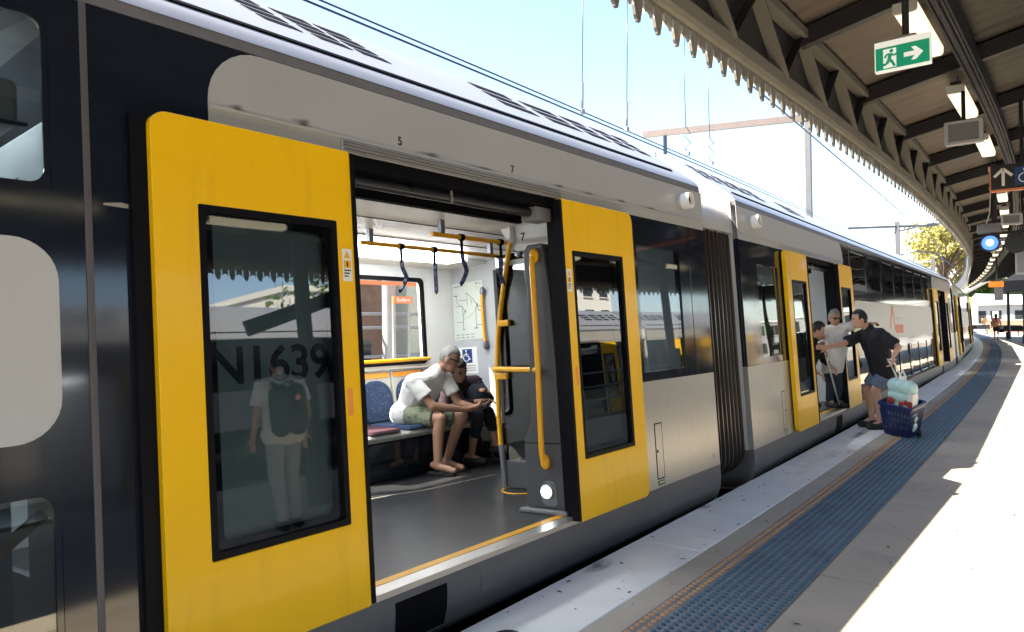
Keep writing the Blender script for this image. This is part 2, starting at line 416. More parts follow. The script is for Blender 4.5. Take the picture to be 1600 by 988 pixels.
q = slab(0.31, PW - 0.31, -25, 105, -0.36, -1.10); obj('platform_fill', q, 'platform_wall', plat)
# coping: white painted edge stones
y = 4.55 - 4.9 * 6
k = 0
while y < 105:
    q = slab(0.0, 0.475, y + 0.003, y + 4.897, 0.004, -0.10)
    obj('coping_stone', q, 'coping_paint', plat, bevel=0.008)
    y += 4.9
# worn stencil and hazard mark painted on the coping
def stud_mesh(n, r, h, m):
    mb = MB(); vs = [(r * cos(2*pi*i/n), r * sin(2*pi*i/n), 0) for i in range(n)] + [(r*0.66 * cos(2*pi*i/n), r*0.66 * sin(2*pi*i/n), h) for i in range(n)]
    mb.add(vs, [tuple(range(n, 2*n))] + [(i, (i+1) % n, n+(i+1) % n, n+i) for i in range(n)]); return mb, mesh('stud', mb, m, False)
tact = bpy.data.objects.new('tactile_paving', None); COL.objects.link(tact); struct(tact)
for (a, b, m_) in ((-25, 105, 'tactile_base'),):
    yy = 4.55 - 4.9 * 6
    while yy < 100:
        obj('tactile_tile', strip(0.645, 1.205, 0.004, fr(yy + 0.004, yy + 4.896, 4)), m_, tact); yy += 4.9
mbB, meB = stud_mesh(10, 0.0185, 0.006, 'tactile_blue'); mbO, meO = stud_mesh(10, 0.0185, 0.006, 'tactile_orange')
rest = {'tactile_blue': MB(), 'tactile_orange': MB()}
lo, _ = stud_mesh(6, 0.0185, 0.006, 'tactile_blue'); cnt = 0
for r in range(11):
    off = 0.672 + 0.0505 * r; m_ = 'tactile_orange' if r < 2 else 'tactile_blue'
    ys0 = 3.05 + (off - 0.66) * 0.72
    for i in range(-20, 1000):
        y = ys0 + 0.0505 * i; x = edge_x(y) + off
        if 0 <= i < 27:
            same('stud', meO if r < 2 else meB, tact, (x, y, 0.004)); cnt += 1
        elif i < 27 or y < 52:
            src = (mbO if r < 2 else mbB) if y < 9 else lo
            rest[m_].add([(v[0] + x, v[1] + y, v[2] + 0.004) for v in src.v], src.f)
for m_, mb in rest.items(): struct(obj('stud_field', mb, m_, tact), 'stuff')

# ------------------------------------------------------------------ carriages
HL, DC, W = 9.94, 6.8, 2.95
def sweep_roof(prof, y0, y1):
    mb = MB(); mb.prism(prof, 'y', y0, y1); return mb
ROOF_HALF = [(0.0, 2.425), (-0.03, 2.47), (-0.075, 2.515), (-0.12, 2.552), (-0.66, 3.00), (-0.78, 3.065), (-0.95, 3.12), (-1.2, 3.165), (-W / 2, 3.18)]
ROOF = ROOF_HALF + [(-W - x, z) for x, z in ROOF_HALF[-2::-1]]
SKIRT = [(-0.001, -0.012), (-0.001, -0.12), (-0.012, -0.20), (-0.04, -0.28), (-0.10, -0.34), (-0.22, -0.38), (-0.5, -0.39), (-0.5, -0.012)]
LOUV = [(-1.01 + 0.0, -0.74, 4), (-0.69, -0.42, 4), (-0.41, -0.143, 4), (0.83, 1.28, 3), (1.39, 1.85, 3), (1.92, 2.27, 3), (2.37, 2.67, 3), (2.72, 2.97, 3)]

def make_leaf(car, yc, z0, z1, inner_sign, lod, full=True):
    """one sliding door leaf; inner_sign = direction (+1/-1 in y) of the edge that closes the opening"""
    hw = 0.453; y0, y1 = yc - hw, yc + hw
    big, sm = 0.065, 0.012
    r = (sm, big, big, sm) if inner_sign < 0 else (big, sm, sm, big)
    n = 5
    o = rrect(y0, y1, z0, z1, r, n)
    wy = yc + (0.04 * inner_sign); wi = rrect(wy - 0.322, wy + 0.322, 0.365, 1.70, 0.008, n)
    d = obj('door', MB().ring(o, wi, 'x', 0.016, 0.060), 'door_yellow', car, bevel=0.004 if lod == 0 else 0, smooth=30)
    # rubber edge, gasket, pane
    e = y1 if inner_sign > 0 else y0
    obj('edge_seal', MB().box(0.010, 0.066, min(e, e + 0.022 * inner_sign), max(e, e + 0.022 * inner_sign), z0 + 0.01, z1 - 0.01), 'rubber', d)
    gi = rrect(wy - 0.295, wy + 0.295, 0.392, 1.673, 0.015, n)
    obj('gasket', MB().ring(wi, gi, 'x', 0.025, 0.061), 'rubber', d)
    gp = rrect(wy - 0.262, wy + 0.262, 0.425, 1.640, 0.03, n)
    obj('frit_border', MB().ring(gi, gp, 'x', 0.034, 0.0375), 'body_black', d)
    obj('glass_pane', MB().add([(0.040, wy - 0.297, 0.390), (0.040, wy + 0.297, 0.390), (0.040, wy + 0.297, 1.675), (0.040, wy - 0.297, 1.675)], [(0, 1, 2, 3)]), 'door_glass', d)
    if lod < 2:
        ey = e - inner_sign * 0.062
        obj('handle_recess', MB().prism(rrect(ey - 0.014, ey + 0.014, 0.835, 0.955, 0.006, 3), 'x', 0.0605, 0.0615), 'seat_orange', d)
    if lod == 0:
        sy = e - inner_sign * 0.042; x = 0.0608
        st = obj('warning_sticker', MB().prism(rrect(sy - 0.027, sy + 0.027, 1.432, 1.578, 0.004, 3), 'x', x - 0.0004, x), 'white_print', d)
        obj('warning_triangle', MB().prism([(sy - 0.018, 1.536), (sy + 0.018, 1.536), (sy, 1.568)], 'x', x, x + 0.0005), 'rail_yellow', d)
        obj('pictogram', MB().prism(rrect(sy - 0.020, sy + 0.020, 1.492, 1.525, 0.002, 2), 'x', x, x + 0.0005), 'rail_yellow', d)
        obj('pictogram_figure', MB().prism(rrect(sy - 0.004, sy + 0.004, 1.496, 1.521, 0.003, 2), 'x', x + 0.0006, x + 0.001), 'black_print', d)
        for q, zz in enumerate((1.478, 1.465, 1.452)):
            obj('caption_line', MB().box(x, x + 0.0005, sy - 0.019, sy + 0.019 - 0.008 * q, zz, zz + 0.006), 'black_print', d)
    return d

def make_carriage(label, lod, group='carriages of the train'):
    car = thing('train_carriage', label, 'train carriage', group=group)
    # ---- roof
    roof = obj('roof', sweep_roof(ROOF, -HL + 0.02, HL - 0.02), 'roof_white', car, smooth=30)
    for side in ((0,) if lod else (0,)):
        obj('roof_groove', MB().prism([(-0.105, 2.551), (-0.118, 2.538), (-0.128, 2.550), (-0.135, 2.566), (-0.122, 2.570)], 'y', -HL + 0.3, HL - 0.3), 'slot_black', roof)
    obj('gutter_strip', MB().prism([(0.0, 2.378), (-0.004, 2.424), (-0.06, 2.424), (-0.06, 2.378)], 'y', -HL + 0.02, HL - 0.02), 'roof_strip', roof)
    fs = Vector((-0.54, 0, 0.448)).normalized(); fn = Vector((0.448, 0, 0.54)).normalized(); base = Vector((-0.12, 0, 2.552))
    for s in (1, -1):
        for (r0, r1, ns) in LOUV:
            for k in range(ns):
                t0 = 0.305 + k * (0.36 / ns); t1 = t0 + 0.36 / ns * 0.62
                sk = -0.035 * k * s
                ya, yb = s * (DC + r0 + 0.035) + sk, s * (DC + r1 - 0.02) + sk
                def pt(t, y, h): p = base + fs * t + fn * h; return (p.x, y, p.z)
                vs = [pt(t0, ya, .001), pt(t0, yb, .001), pt(t1, yb - s * 0.03, .001), pt(t1, ya - s * 0.03, .001), pt(t0, ya, .003), pt(t0, yb, .003), pt(t1, yb - s * .03, .003), pt(t1, ya - s * .03, .003)]
                bx = [(0, 1, 2, 3), (4, 5, 6, 7), (0, 1, 5, 4), (1, 2, 6, 5), (2, 3, 7, 6), (3, 0, 4, 7)]
                lv = obj('louvre_slot', MB().add(vs, bx), 'slot_black', roof)
    # ---- skirts and underframe
    obj('skirt', MB().prism(SKIRT, 'y', -HL, HL), 'skirt_shade_grey', car, smooth=35)
    obj('underframe', MB().box(-W + 0.1, -0.51, -HL + 0.3, HL - 0.3, -0.8, -0.03), 'slot_black', car)
    obj('far_skirt', MB().prism([(-W - x, z) for x, z in SKIRT], 'y', -HL, HL), 'body_grey', car, smooth=35)
    # ---- mid section: upper band, grey waist, lower band
    m0 = DC - 1.95
    nw = 7; ww = 2 * m0 / nw
    win_u = [(-m0 + i * ww + 0.11, -m0 + (i + 1) * ww - 0.11, 1.70, 2.30) for i in range(nw)]
    win_l = [(-m0 + i * ww + 0.11, -m0 + (i + 1) * ww - 0.11, 0.06, 0.72) for i in range(nw)]
    if lod < 2:
        obj('upper_window_band', MB().panel('x', -0.05, 0, -m0, m0, 1.575, 2.375, win_u), 'body_black', car)
        obj('lower_window_band', MB().panel('x', -0.05, 0, -m0, m0, -0.01, 0.86, win_l), 'body_black', car)
    else:
        obj('upper_window_band', MB().box(-0.05, 0, -m0, m0, 1.575, 2.375), 'body_black', car)
        obj('lower_window_band', MB().box(-0.05, 0, -m0, m0, -0.01, 0.86), 'body_black', car)
    obj('waist_backing', MB().box(-0.05, -0.002, -m0, m0, 0.86, 1.575), 'body_black', car)
    obj('waist_panel', MB().prism(rrect(-m0 + 0.10, m0 - 0.10, 0.872, 1.535, 0.14, 8), 'x', -0.002, 0.004), 'body_light', car)
    if lod < 2:
        for h in win_u + win_l:
            w = obj('window', MB().add([(-0.012, h[0], h[2]), (-0.012, h[1], h[2]), (-0.012, h[1], h[3]), (-0.012, h[0], h[3])], [(0, 1, 2, 3)]), 'wavy_glass' if lod else 'tint_glass', car)
            if lod == 0 and h[1] > 2.5:
                obj('frame', MB().ring(rrect(h[0] - 0.02, h[1] + 0.02, h[2] - 0.02, h[3] + 0.02, 0.05), rrect(h[0] + 0.02, h[1] - 0.02, h[2] + 0.02, h[3] - 0.02, 0.05), 'x', -0.0115, -0.004), 'body_black', w)
    for s in (1, -1):
        Y = lambda r: s * (DC + r)
        def bxr(mb, x0, x1, r0, r1, z0, z1):
            a, b = sorted((Y(r0), Y(r1))); return mb.box(x0, x1, a, b, z0, z1)
        def hole(r0, r1, z0, z1): a, b = sorted((Y(r0), Y(r1))); return (a, b, z0, z1)
        # frame joint between deck section and vestibule
        obj('joint_strip', bxr(MB(), -0.05, 0.005, -1.962, -1.938, -0.01, 2.376), 'gasket_grey', car, bevel=0.004)
        # corner gaskets
        # black pier and grey plate behind the open leaf
        obj('black_pier', bxr(MB(), -0.05, 0.0, -1.9375, -1.50, -0.01, 2.375), 'body_black', car)
        pl = obj('number_plate_panel', bxr(MB(), -0.05, 0.0, -1.499, -0.90, -0.01, 2.04), 'plate_grey', car)
        if lod == 0 and s > 0:
            text('carriage_number', 'N1639', 0.205, 'black_print', pl, basis((0.0015, Y(-1.255), 1.076), (0, 1, 0), (0, 0, 1)), bold=0.0045)
            bl = obj('scrape_mark', MB().prism([(Y(-1.90), 1.675), (Y(-1.84), 1.683), (Y(-1.78), 1.676), (Y(-1.66), 1.682), (Y(-1.62), 1.678), (Y(-1.63), 1.668), (Y(-1.75), 1.668), (Y(-1.8), 1.664), (Y(-1.9), 1.668)], 'x', 0.0002, 0.001), 'canopy_cream', car)
        obj('pier_seal', bxr(MB(), 0.001, 0.030, -1.815, -1.757, 0.0, 2.01), 'rubber', car)
        # cantrail above the doors with a rounded end
        a, b = sorted((Y(-1.495), Y(HL - DC)))
        obj('cantrail', MB().prism(rrect(a, b, 2.042, 2.374, (0.005, 0.005, 0.005, 0.24) if s > 0 else (0.005, 0.005, 0.24, 0.005), 8), 'x', -0.05, 0.003), 'cantrail_lit_grey', car, smooth=30)
        obj('cantrail_backing', bxr(MB(), -0.05, -0.001, -1.50, HL - DC, 2.042, 2.375), 'body_black', car)
        obj('rain_strip', bxr(MB(), 0.003, 0.012, -1.49, HL - DC, 2.105, 2.117), 'cantrail_lit_grey', car)
        obj('door_header', bxr(MB(), 0.0, 0.014, -0.845, 0.93, 2.044, 2.100), 'aluminium', car, bevel=0.003)
        # opening jambs and header with the door operator
        obj('door_jamb', bxr(MB(), -0.14, -0.001, -0.90, -0.86, 0.0, 2.04), 'rubber', car)
        obj('door_jamb', bxr(MB(), -0.10, -0.001, 0.90, 0.995, 0.0, 2.04), 'rubber', car)
        obj('header_box', bxr(MB(), -0.30, -0.02, -0.86, 0.90, 1.985, 2.04), 'slot_black', car)
        obj('header_lining', bxr(MB(), -0.34, -0.30, -0.86, 0.90, 1.93, 2.04), 'slot_black', car)
        if lod < 2:
            op = obj('door_operator', MB().tube([(-0.11, Y(-0.86), 1.952), (-0.11, Y(0.72), 1.952)], 0.030, 14), 'steel_dark', car, smooth=40)
            obj('operator_bracket', bxr(MB(), -0.17, -0.05, 0.72, 0.89, 1.90, 1.985), 'plastic_mid', op, bevel=0.006)
            obj('operator_hanger', bxr(MB(), -0.085, -0.075, -0.03, -0.018, 1.915, 2.0), 'aluminium', op)
            for q, zz in enumerate((2.056, 2.073, 2.088)):
                obj('header_rib', bxr(MB(), 0.014, 0.0165, -0.84, 0.92, zz, zz + 0.004), 'roof_strip', car)
        # door leaves slid open outside the body
        make_leaf(car, Y(-1.303), -0.015, 2.03, s, lod); make_leaf(car, Y(1.297), -0.015, 2.03, -s, lod)
        # end window panel
        obj('end_window_surround', MB().panel('x', -0.05, 0, *sorted((Y(0.995), Y(2.80))), 0.79, 2.04, [hole(1.9, 2.62, 0.86, 1.82)]), 'body_black', car)
        obj('end_black_panel', bxr(MB(), -0.05, 0.003, 2.805, HL - DC, 0.79, 2.04), 'body_black', car, bevel=0.003)
        h = hole(1.9, 2.62, 0.86, 1.82)
        obj('end_window', MB().add([(-0.012, h[0], h[2]), (-0.012, h[1], h[2]), (-0.012, h[1], h[3]), (-0.012, h[0], h[3])], [(0, 1, 2, 3)]), 'wavy_glass' if lod else 'tint_glass', car)
        obj('end_lower_panel', bxr(MB(), -0.05, 0.0, 0.995, HL - DC, -0.011, 0.789), 'body_grey', car)
        # threshold
        obj('door_sill', bxr(MB(), -0.10, 0.012, -0.90, 0.99, -0.03, 0.0), 'aluminium', car, bevel=0.003)
        obj('sill_strip', bxr(MB(), -0.16, -0.10, -0.90, 0.99, -0.03, 0.002), 'rail_yellow', car)
        if lod < 2:
            obj('step_recess', MB().prism([(.0008, -.07), (.0008, -.12), (-.0104, -.20), (-.0384, -.28), (-.3, -.28), (-.3, -.07)], 'y', *sorted((Y(-0.66), Y(-0.31)))), 'slot_black', car)
            obj('access_flap', MB().prism([(.003, -.10), (.003, -.12), (-.008, -.20), (-.08, -.20), (-.08, -.10)], 'y', *sorted((Y(-0.05), Y(0.085)))), 'skirt_shade_grey', car, bevel=0.003)
            hatch = obj('equipment_hatch', bxr(MB(), 0.0, 0.0035, 1.995, 2.095, 0.06, 0.46), 'body_grey', car, bevel=0.002)
            a, b = sorted((Y(1.985), Y(2.105)))
            obj('hatch_gap', MB().ring(rrect(a, b, 0.05, 0.47, 0.004, 2), rrect(a + .008, b - .008, 0.058, 0.462, 0.004, 2), 'x', 0.0, 0.0015), 'slot_black', hatch)
            obj('hatch_latch', bxr(MB(), 0.0035, 0.008, 2.0, 2.015, 0.25, 0.27), 'slot_black', hatch)
            gs = obj('green_notice', bxr(MB(), 0.0, 0.001, 1.99, 2.10, 0.005, 0.04), 'green_print', car)
            obj('notice_print', bxr(MB(), 0.001, 0.0016, 2.015, 2.09, 0.02, 0.028), 'white_print', gs)
            cm = obj('side_camera', MB().tube([(0.0, Y(2.72), 2.245), (0.075, Y(2.72), 2.245)], [0.055, 0.05], 16), 'body_light', car, smooth=40)
            obj('camera_shroud', MB().ring(rrect(Y(2.72) - 0.062, Y(2.72) + 0.062, 2.18, 2.31, 0.05, 6), rrect(Y(2.72) - 0.045, Y(2.72) + 0.045, 2.20, 2.29, 0.04, 6), 'x', 0.03, 0.10), 'white_print', cm, smooth=40)
            obj('camera_lens', MB().tube([(0.075, Y(2.72), 2.245), (0.08, Y(2.72), 2.245)], [0.04, 0.03], 16), 'slot_black', cm)
        # ---- vestibule interior
        obj('floor', bxr(MB(), -W + 0.05, -0.161, -1.9, 3.08, -0.03, 0.0), 'floor_vinyl', car)
        obj('ceiling', bxr(MB(), -W + 0.05, -0.345, -1.9, 3.08, 2.06, 2.09), 'interior_white', car)
        # far wall with closed doors and window
        fh = [hole(-0.74, -0.05, 0.365, 2.0), hole(0.05, 0.78, 0.365, 2.0), hole(1.17, 2.48, 1.04, 1.88)]
        obj('far_wall', MB().panel('x', -W, -W + 0.06, *sorted((Y(-1.9), Y(HL - DC))), -0.01, 2.375, fh), 'interior_white', car)
        for q, h in enumerate(fh):
            w = obj('far_window', MB().add([(-W + 0.03, h[0], h[2]), (-W + 0.03, h[1], h[2]), (-W + 0.03, h[1], h[3]), (-W + 0.03, h[0], h[3])], [(0, 1, 2, 3)]), 'clear_glass', car)
            obj('window_frame', MB().ring(rrect(h[0] - 0.03, h[1] + 0.03, h[2] - 0.03, h[3] + 0.03, 0.06, 6), rrect(h[0] + 0.012, h[1] - 0.012, h[2] + 0.012, h[3] - 0.012, 0.05, 6), 'x', -W + 0.045, -W + 0.075), 'rubber', w)
        obj('ceiling_light', bxr(MB(), -2.36, -2.10, -1.2, 2.35, 1.99, 2.055), 'light_panel', car)
        obj('cove_panel', MB().prism([(-W + 0.07, 2.02), (-W + 0.16, 2.02), (-2.36, 2.03), (-2.36, 2.059), (-W + 0.07, 2.059)], 'y', *sorted((Y(-1.9), Y(2.95)))), 'interior_white', car)
        obj('end_wall', MB().panel('y', *sorted((Y(2.95), Y(3.05))), -W + 0.06, -0.05, 0.0, 2.059, [(-2.28, -0.62, 0.0, 1.95)]), 'interior_grey', car)
        obj('stair_wall', MB().panel('y', *sorted((Y(-1.93), Y(-1.90))), -W + 0.06, -0.05, 0.0, 2.059, [(-2.2, -0.7, 0.3, 1.9)]), 'interior_grey', car)
        obj('gangway_door', MB().panel('y', *sorted((Y(3.0), Y(3.03))), -2.28, -0.62, 0.0, 1.95, [(-2.1, -0.8, 0.3, 1.8)]), 'plastic_dark', car)
        for x, r0, r1 in ((-1.55, 0.55, 2.15), (-1.0, 0.75, 1.75)):
            gr = obj('ceiling_grab_rail', MB().tube([(x, Y(r0), 1.95), (x, Y(r1), 1.95)], 0.017, 12), 'rail_yellow', car, smooth=40)
            for rr in (r0 + 0.1, r1 - 0.1): obj('rail_bracket', bxr(MB(), x - 0.02, x + 0.02, rr - 0.02, rr + 0.02, 1.962, 2.06), 'galv', gr, bevel=0.004)
    # far side of the deck section
    obj('far_side', MB().panel('x', -W, -W + 0.05, -m0 - 0.04, m0 + 0.04, -0.01, 2.375, win_u + win_l if lod < 2 else []), 'interior_grey', car)
    if lod < 2:
        obj('mid_deck', MB().box(-W + 0.06, -0.06, -m0, m0, 0.92, 1.02), 'interior_grey', car)
        obj('deck_ceiling', MB().box(-W + 0.06, -0.06, -m0, m0, 2.38, 2.40), 'interior_white', car)
        obj('lower_deck', MB().box(-W + 0.06, -0.06, -m0, m0, -0.45, -0.40), 'floor_vinyl', car)
        for i in range(9):
            yy = -m0 + 0.7 + i * 1.05
            for xx in (-0.55, -2.3):
                for zz in (1.02, -0.40):
                    se = obj('seat', MB().prism([(yy - 0.05, zz), (yy + 0.35, zz), (yy + 0.38, zz + 0.45), (yy + 0.06, zz + 0.45), (yy + 0.02, zz + 1.05), (yy - 0.07, zz + 1.05)], 'x', xx - 0.45, xx + 0.42), 'seat_fabric', car, bevel=0.02)
    obj('end_panel', MB().panel('y', HL - 0.03, HL, -W + 0.02, -0.051, -0.4, 2.42, [(-2.28, -0.62, 0.0, 1.95)]), 'body_light', car)
    obj('end_panel', MB().panel('y', -HL, -HL + 0.03, -W + 0.02, -0.051, -0.4, 2.42, [(-2.28, -0.62, 0.0, 1.95)]), 'body_light', car)
    # bogies
    for s in (1, -1):
        bo = obj('bogie', MB().box(-W + 0.45, -0.45, s * 6.9 - 1.5, s * 6.9 + 1.5, -0.95, -0.55), 'slot_black', car, bevel=0.05)
        for q in (-1.2, 1.2):
            obj('wheel', MB().tube([(-0.75, s * 6.9 + q, -0.80), (-0.62, s * 6.9 + q, -0.80)], [0.42, 0.42], 24), 'rail_steel', bo)
            obj('wheel', MB().tube([(-W + 0.62, s * 6.9 + q, -0.80), (-W + 0.75, s * 6.9 + q, -0.80)], [0.42, 0.42], 24), 'rail_steel', bo)
    return car

def gangway(car, y0, y1):
    """concertina between two carriages, fixed to the first"""
    n = 14; root = obj('gangway_tunnel', MB().box(-2.38, -0.55, y0 - 0.02, y1 + 0.02, -0.1, 2.0), 'slot_black', car)
    prof = lambda e: rrect(-W + 0.15 - e, -0.15 + e, -0.16 - e, 2.10 + e, (0.22, 0.22, 0.10, 0.10), 6)
    for i in range(n):
        a = y0 + (y1 - y0) * (i + 0.05) / n; b = y0 + (y1 - y0) * (i + 0.95) / n; c = (a + b) / 2
        mb = MB(); P0, P1 = prof(-0.02), prof(0.05 + 0.012 * ((i * 7) % 3 - 1)); m = len(P0); vs = []
        for pp, yy in ((P0, a), (P1, c - 0.008), (P1, c + 0.008), (P0, b)): vs += [(p[0], yy, p[1]) for p in pp]
        fs = []
        for k in range(3):
            for q in range(m): fs.append((k*m+q, k*m+(q+1) % m, (k+1)*m+(q+1) % m, (k+1)*m+q))
        obj('bellows_fold', mb.add(vs, fs), 'bellows', root, smooth=60)
    half = [(-0.065, 2.10), (-0.065, 2.20), (-0.11, 2.31), (-0.26, 2.44), (-0.62, 2.70), (-1.0, 2.82), (-W / 2, 2.86)]
    o = half + [(-W - x, z) for x, z in half[-2::-1]]
    obj('gangway_fairing', MB().prism(o, 'y', y0 + 0.012, y1 - 0.012), 'fairing_white', root, smooth=30)

Z0 = 0.273
A = [0.0, 0.047, 0.092, 0.134, 0.172]
GAP = 0.86
car1 = make_carriage('grey and yellow carriage with its doors open and a couple seated inside', 0)
car1.location = (-2.61, 3.03 - DC, Z0); car1.rotation_euler = (0, -CANT, 0)
gangway(car1, HL, HL + GAP)
car2 = make_carriage('second carriage with orange logo and a woman with a cane in its doorway', 1)
far = make_carriage('third carriage along the curve, behind the second gangway', 2)
joint = Vector((-2.61, 3.03 - DC + HL + GAP / 2, Z0)); cars = [car1]
def place(car, joint, a):
    L = HL + GAP / 2; d = Vector((-sin(a), cos(a), 0)); car.location = joint + d * L; car.rotation_euler = (0, -CANT, a); return joint + d * 2 * L
j2 = place(car2, joint, A[1])
gangway(car2, HL, HL + GAP); gangway(far, HL, HL + GAP)
j3 = place(far, j2, A[2])
index_kids()
c4 = copy_tree(far); j4 = place(c4, j3, A[3]); c4['label'] = 'fourth carriage of the train, mostly hidden where the platform bends'
c5 = copy_tree(far); place(c5, j4, A[4]); c5['label'] = 'fifth carriage at the far end of the visible train'
# a second train on the far track, seen only in the reflections
oth = copy_tree(far); oth.location = (6.3, 11.0, Z0 - 0.3); oth.rotation_euler = (0, 0.0, pi); oth['label'] = 'grey carriage of another train mirrored in the door glass'; oth['group'] = 'carriages on the opposite track'
oth2 = copy_tree(far); oth2.location = (6.3, 11.0 + 20.8, Z0 - 0.3); oth2.rotation_euler = (0, 0.0, pi); oth2['label'] = 'farther carriage of the other train, mirrored in the end window'; oth2['group'] = 'carriages on the opposite track'
# ------------------------------------------------------------------ platform canopy
CXF = 5.1                                                   # other fascia
can = thing('platform_canopy', 'dark platform canopy with tan truss fascia and scalloped timber valance', 'canopy', (1.5, 10, 0))
def cobj(name, mb, m, parent=None, **k):
    p = parent or can
    if p is can:
        mb.v = [(v[0] - 1.5, v[1] - 10, v[2]) for v in mb.v]
    return obj(name, mb, m, p, **k)
def sweep(prof, ys, fx):
    mb = MB(); n = len(prof); vs = []
    for y in ys: vs += [(fx(y) + p[0], y, p[1]) for p in prof]
    fs = [tuple(range(n))[::-1], tuple(range(n * (len(ys) - 1), n * len(ys)))]
    for i in range(len(ys) - 1):
        for q in range(n): fs.append((n*i+q, n*i+(q+1) % n, n*(i+1)+(q+1) % n, n*(i+1)+q))
    return mb.add(vs, fs)
def shift(fx, d): return lambda y: fx(y) + d
YC0, YC1 = -12.0, 68.0
NODE0, NSP = 4.96, 1.085
nn0 = int((YC0 - NODE0) / NSP); nn1 = int((YC1 - NODE0) / NSP)
other_x = lambda y: CXF + (fascia_x(y) + 2.0)
ridge_x = lambda y: (fascia_x(y) + other_x(y)) / 2
def chord_seg(y0, y1, prof, fx): return sweep(prof, fr(y0, y1, 2), fx)
SEG = 6 * NSP
for fx, sg in ((fascia_x, 1), (other_x, -1)):
    y = NODE0 - 3 * SEG
    while y < YC1:
        y1 = min(y + SEG - 0.004, YC1)
        cobj('lower_chord', chord_seg(y, y1, [(sg * a, b) for a, b in ((-0.03, 3.405), (0.055, 3.405), (0.055, 3.49), (0.04, 3.49), (0.04, 3.422), (-0.03, 3.422))], fx), 'canopy_steel')
        cobj('chord_capping', chord_seg(y, y1, [(sg * a, b) for a, b in ((-0.045, 3.360), (0.047, 3.360), (0.047, 3.404), (-0.045, 3.404))], fx), 'canopy_cream')
        cobj('upper_chord', chord_seg(y, y1, [(sg * a, b) for a, b in ((-0.02, 3.93), (0.09, 3.93), (0.09, 4.00), (-0.02, 4.00))], fx), 'canopy_steel')
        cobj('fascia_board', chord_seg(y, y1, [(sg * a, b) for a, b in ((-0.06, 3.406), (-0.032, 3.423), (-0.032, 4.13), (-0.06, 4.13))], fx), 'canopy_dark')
        y += SEG
# web members of the truss
for k in range(-8, 36):
    y = NODE0 + k * NSP; fx = fascia_x
    b = Vector((fx(y) + 0.02, y, 3.46)); t0 = Vector((fx(y - 0.54) + 0.02, y - 0.54 * 1.0, 3.955)); t1 = Vector((fx(y + .5) + 0.02, y + 0.5, 3.955))
    cobj('truss_brace', MB().bar(t0, b + Vector((0.012, -0.01, 0)), 0.012, 0.105, (1, 0, 0)).bar(t0 + Vector((0.03, 0.04, 0)), b + Vector((0.042, 0.03, 0)), 0.06, 0.012, (1, 0, 0)), 'canopy_steel')
    cobj('truss_strut', MB().bar(b, t1, 0.012, 0.085, (1, 0, 0)), 'canopy_dark')
    if k > -8 and k < 12:
        for q in range(5):
            pass
# valance: row of boards, long and short in turn with cut ends
def board(long_):
    w = 0.048; L = 0.165 if long_ else 0.10
    if long_: o = [(-w, 0), (w, 0), (w, -0.085), (0.030, -L + 0.03), (0.022, -L), (-0.012, -L), (-0.016, -L + 0.012), (-0.03, -L + 0.03), (-w, -0.085)]
    else: o = [(-w, 0), (w, 0), (w, -0.095), (0.03, -0.075), (0.0, -L + 0.035), (-0.03, -0.075), (-w, -0.095)]
    return mesh('valance_board', MB().prism(o, 'x', -0.009, 0.009), 'valance_paint')
BL, BS = board(True), board(False)
val = cobj('valance_rail', sweep([(-0.02, 3.345), (0.012, 3.345), (0.012, 3.3595), (-0.02, 3.3595)], fr(-6, 52, 60), fascia_x), 'canopy_steel')
y = 1.0; k = 0; vrest = MB()
while y < 51:
    x = fascia_x(y); a = math.atan2(-(fascia_x(y + .1) - fascia_x(y - .1)), 0.2)
    if k < 290:
        o = same('valance_board', BL if k % 2 == 0 else BS, val, (x - 1.5, y - 10, 3.36 + random.uniform(-.003, .003)), (random.uniform(-.02, .02), 0, a))
    else:
        src = BL if k % 2 == 0 else BS
        vrest.add([(v.co.x + x - 1.5, v.co.y + y - 10, v.co.z + 3.36) for v in src.vertices], [tuple(p.vertices) for p in src.polygons])
    y += 0.122; k += 1
if vrest.v: struct(obj('valance_boards', vrest, 'valance_paint', val), 'stuff')
o2 = MB(); y = -2.0; k = 0
while y < 45:
    src = BL if k % 2 == 0 else BS; x = other_x(y)
    o2.add([(v.co.x + x - 1.5, v.co.y + y - 10, v.co.z + 3.36) for v in src.vertices], [tuple(p.vertices) for p in src.polygons]); y += 0.122; k += 1
struct(obj('valance_boards', o2, 'valance_paint', can), 'stuff')
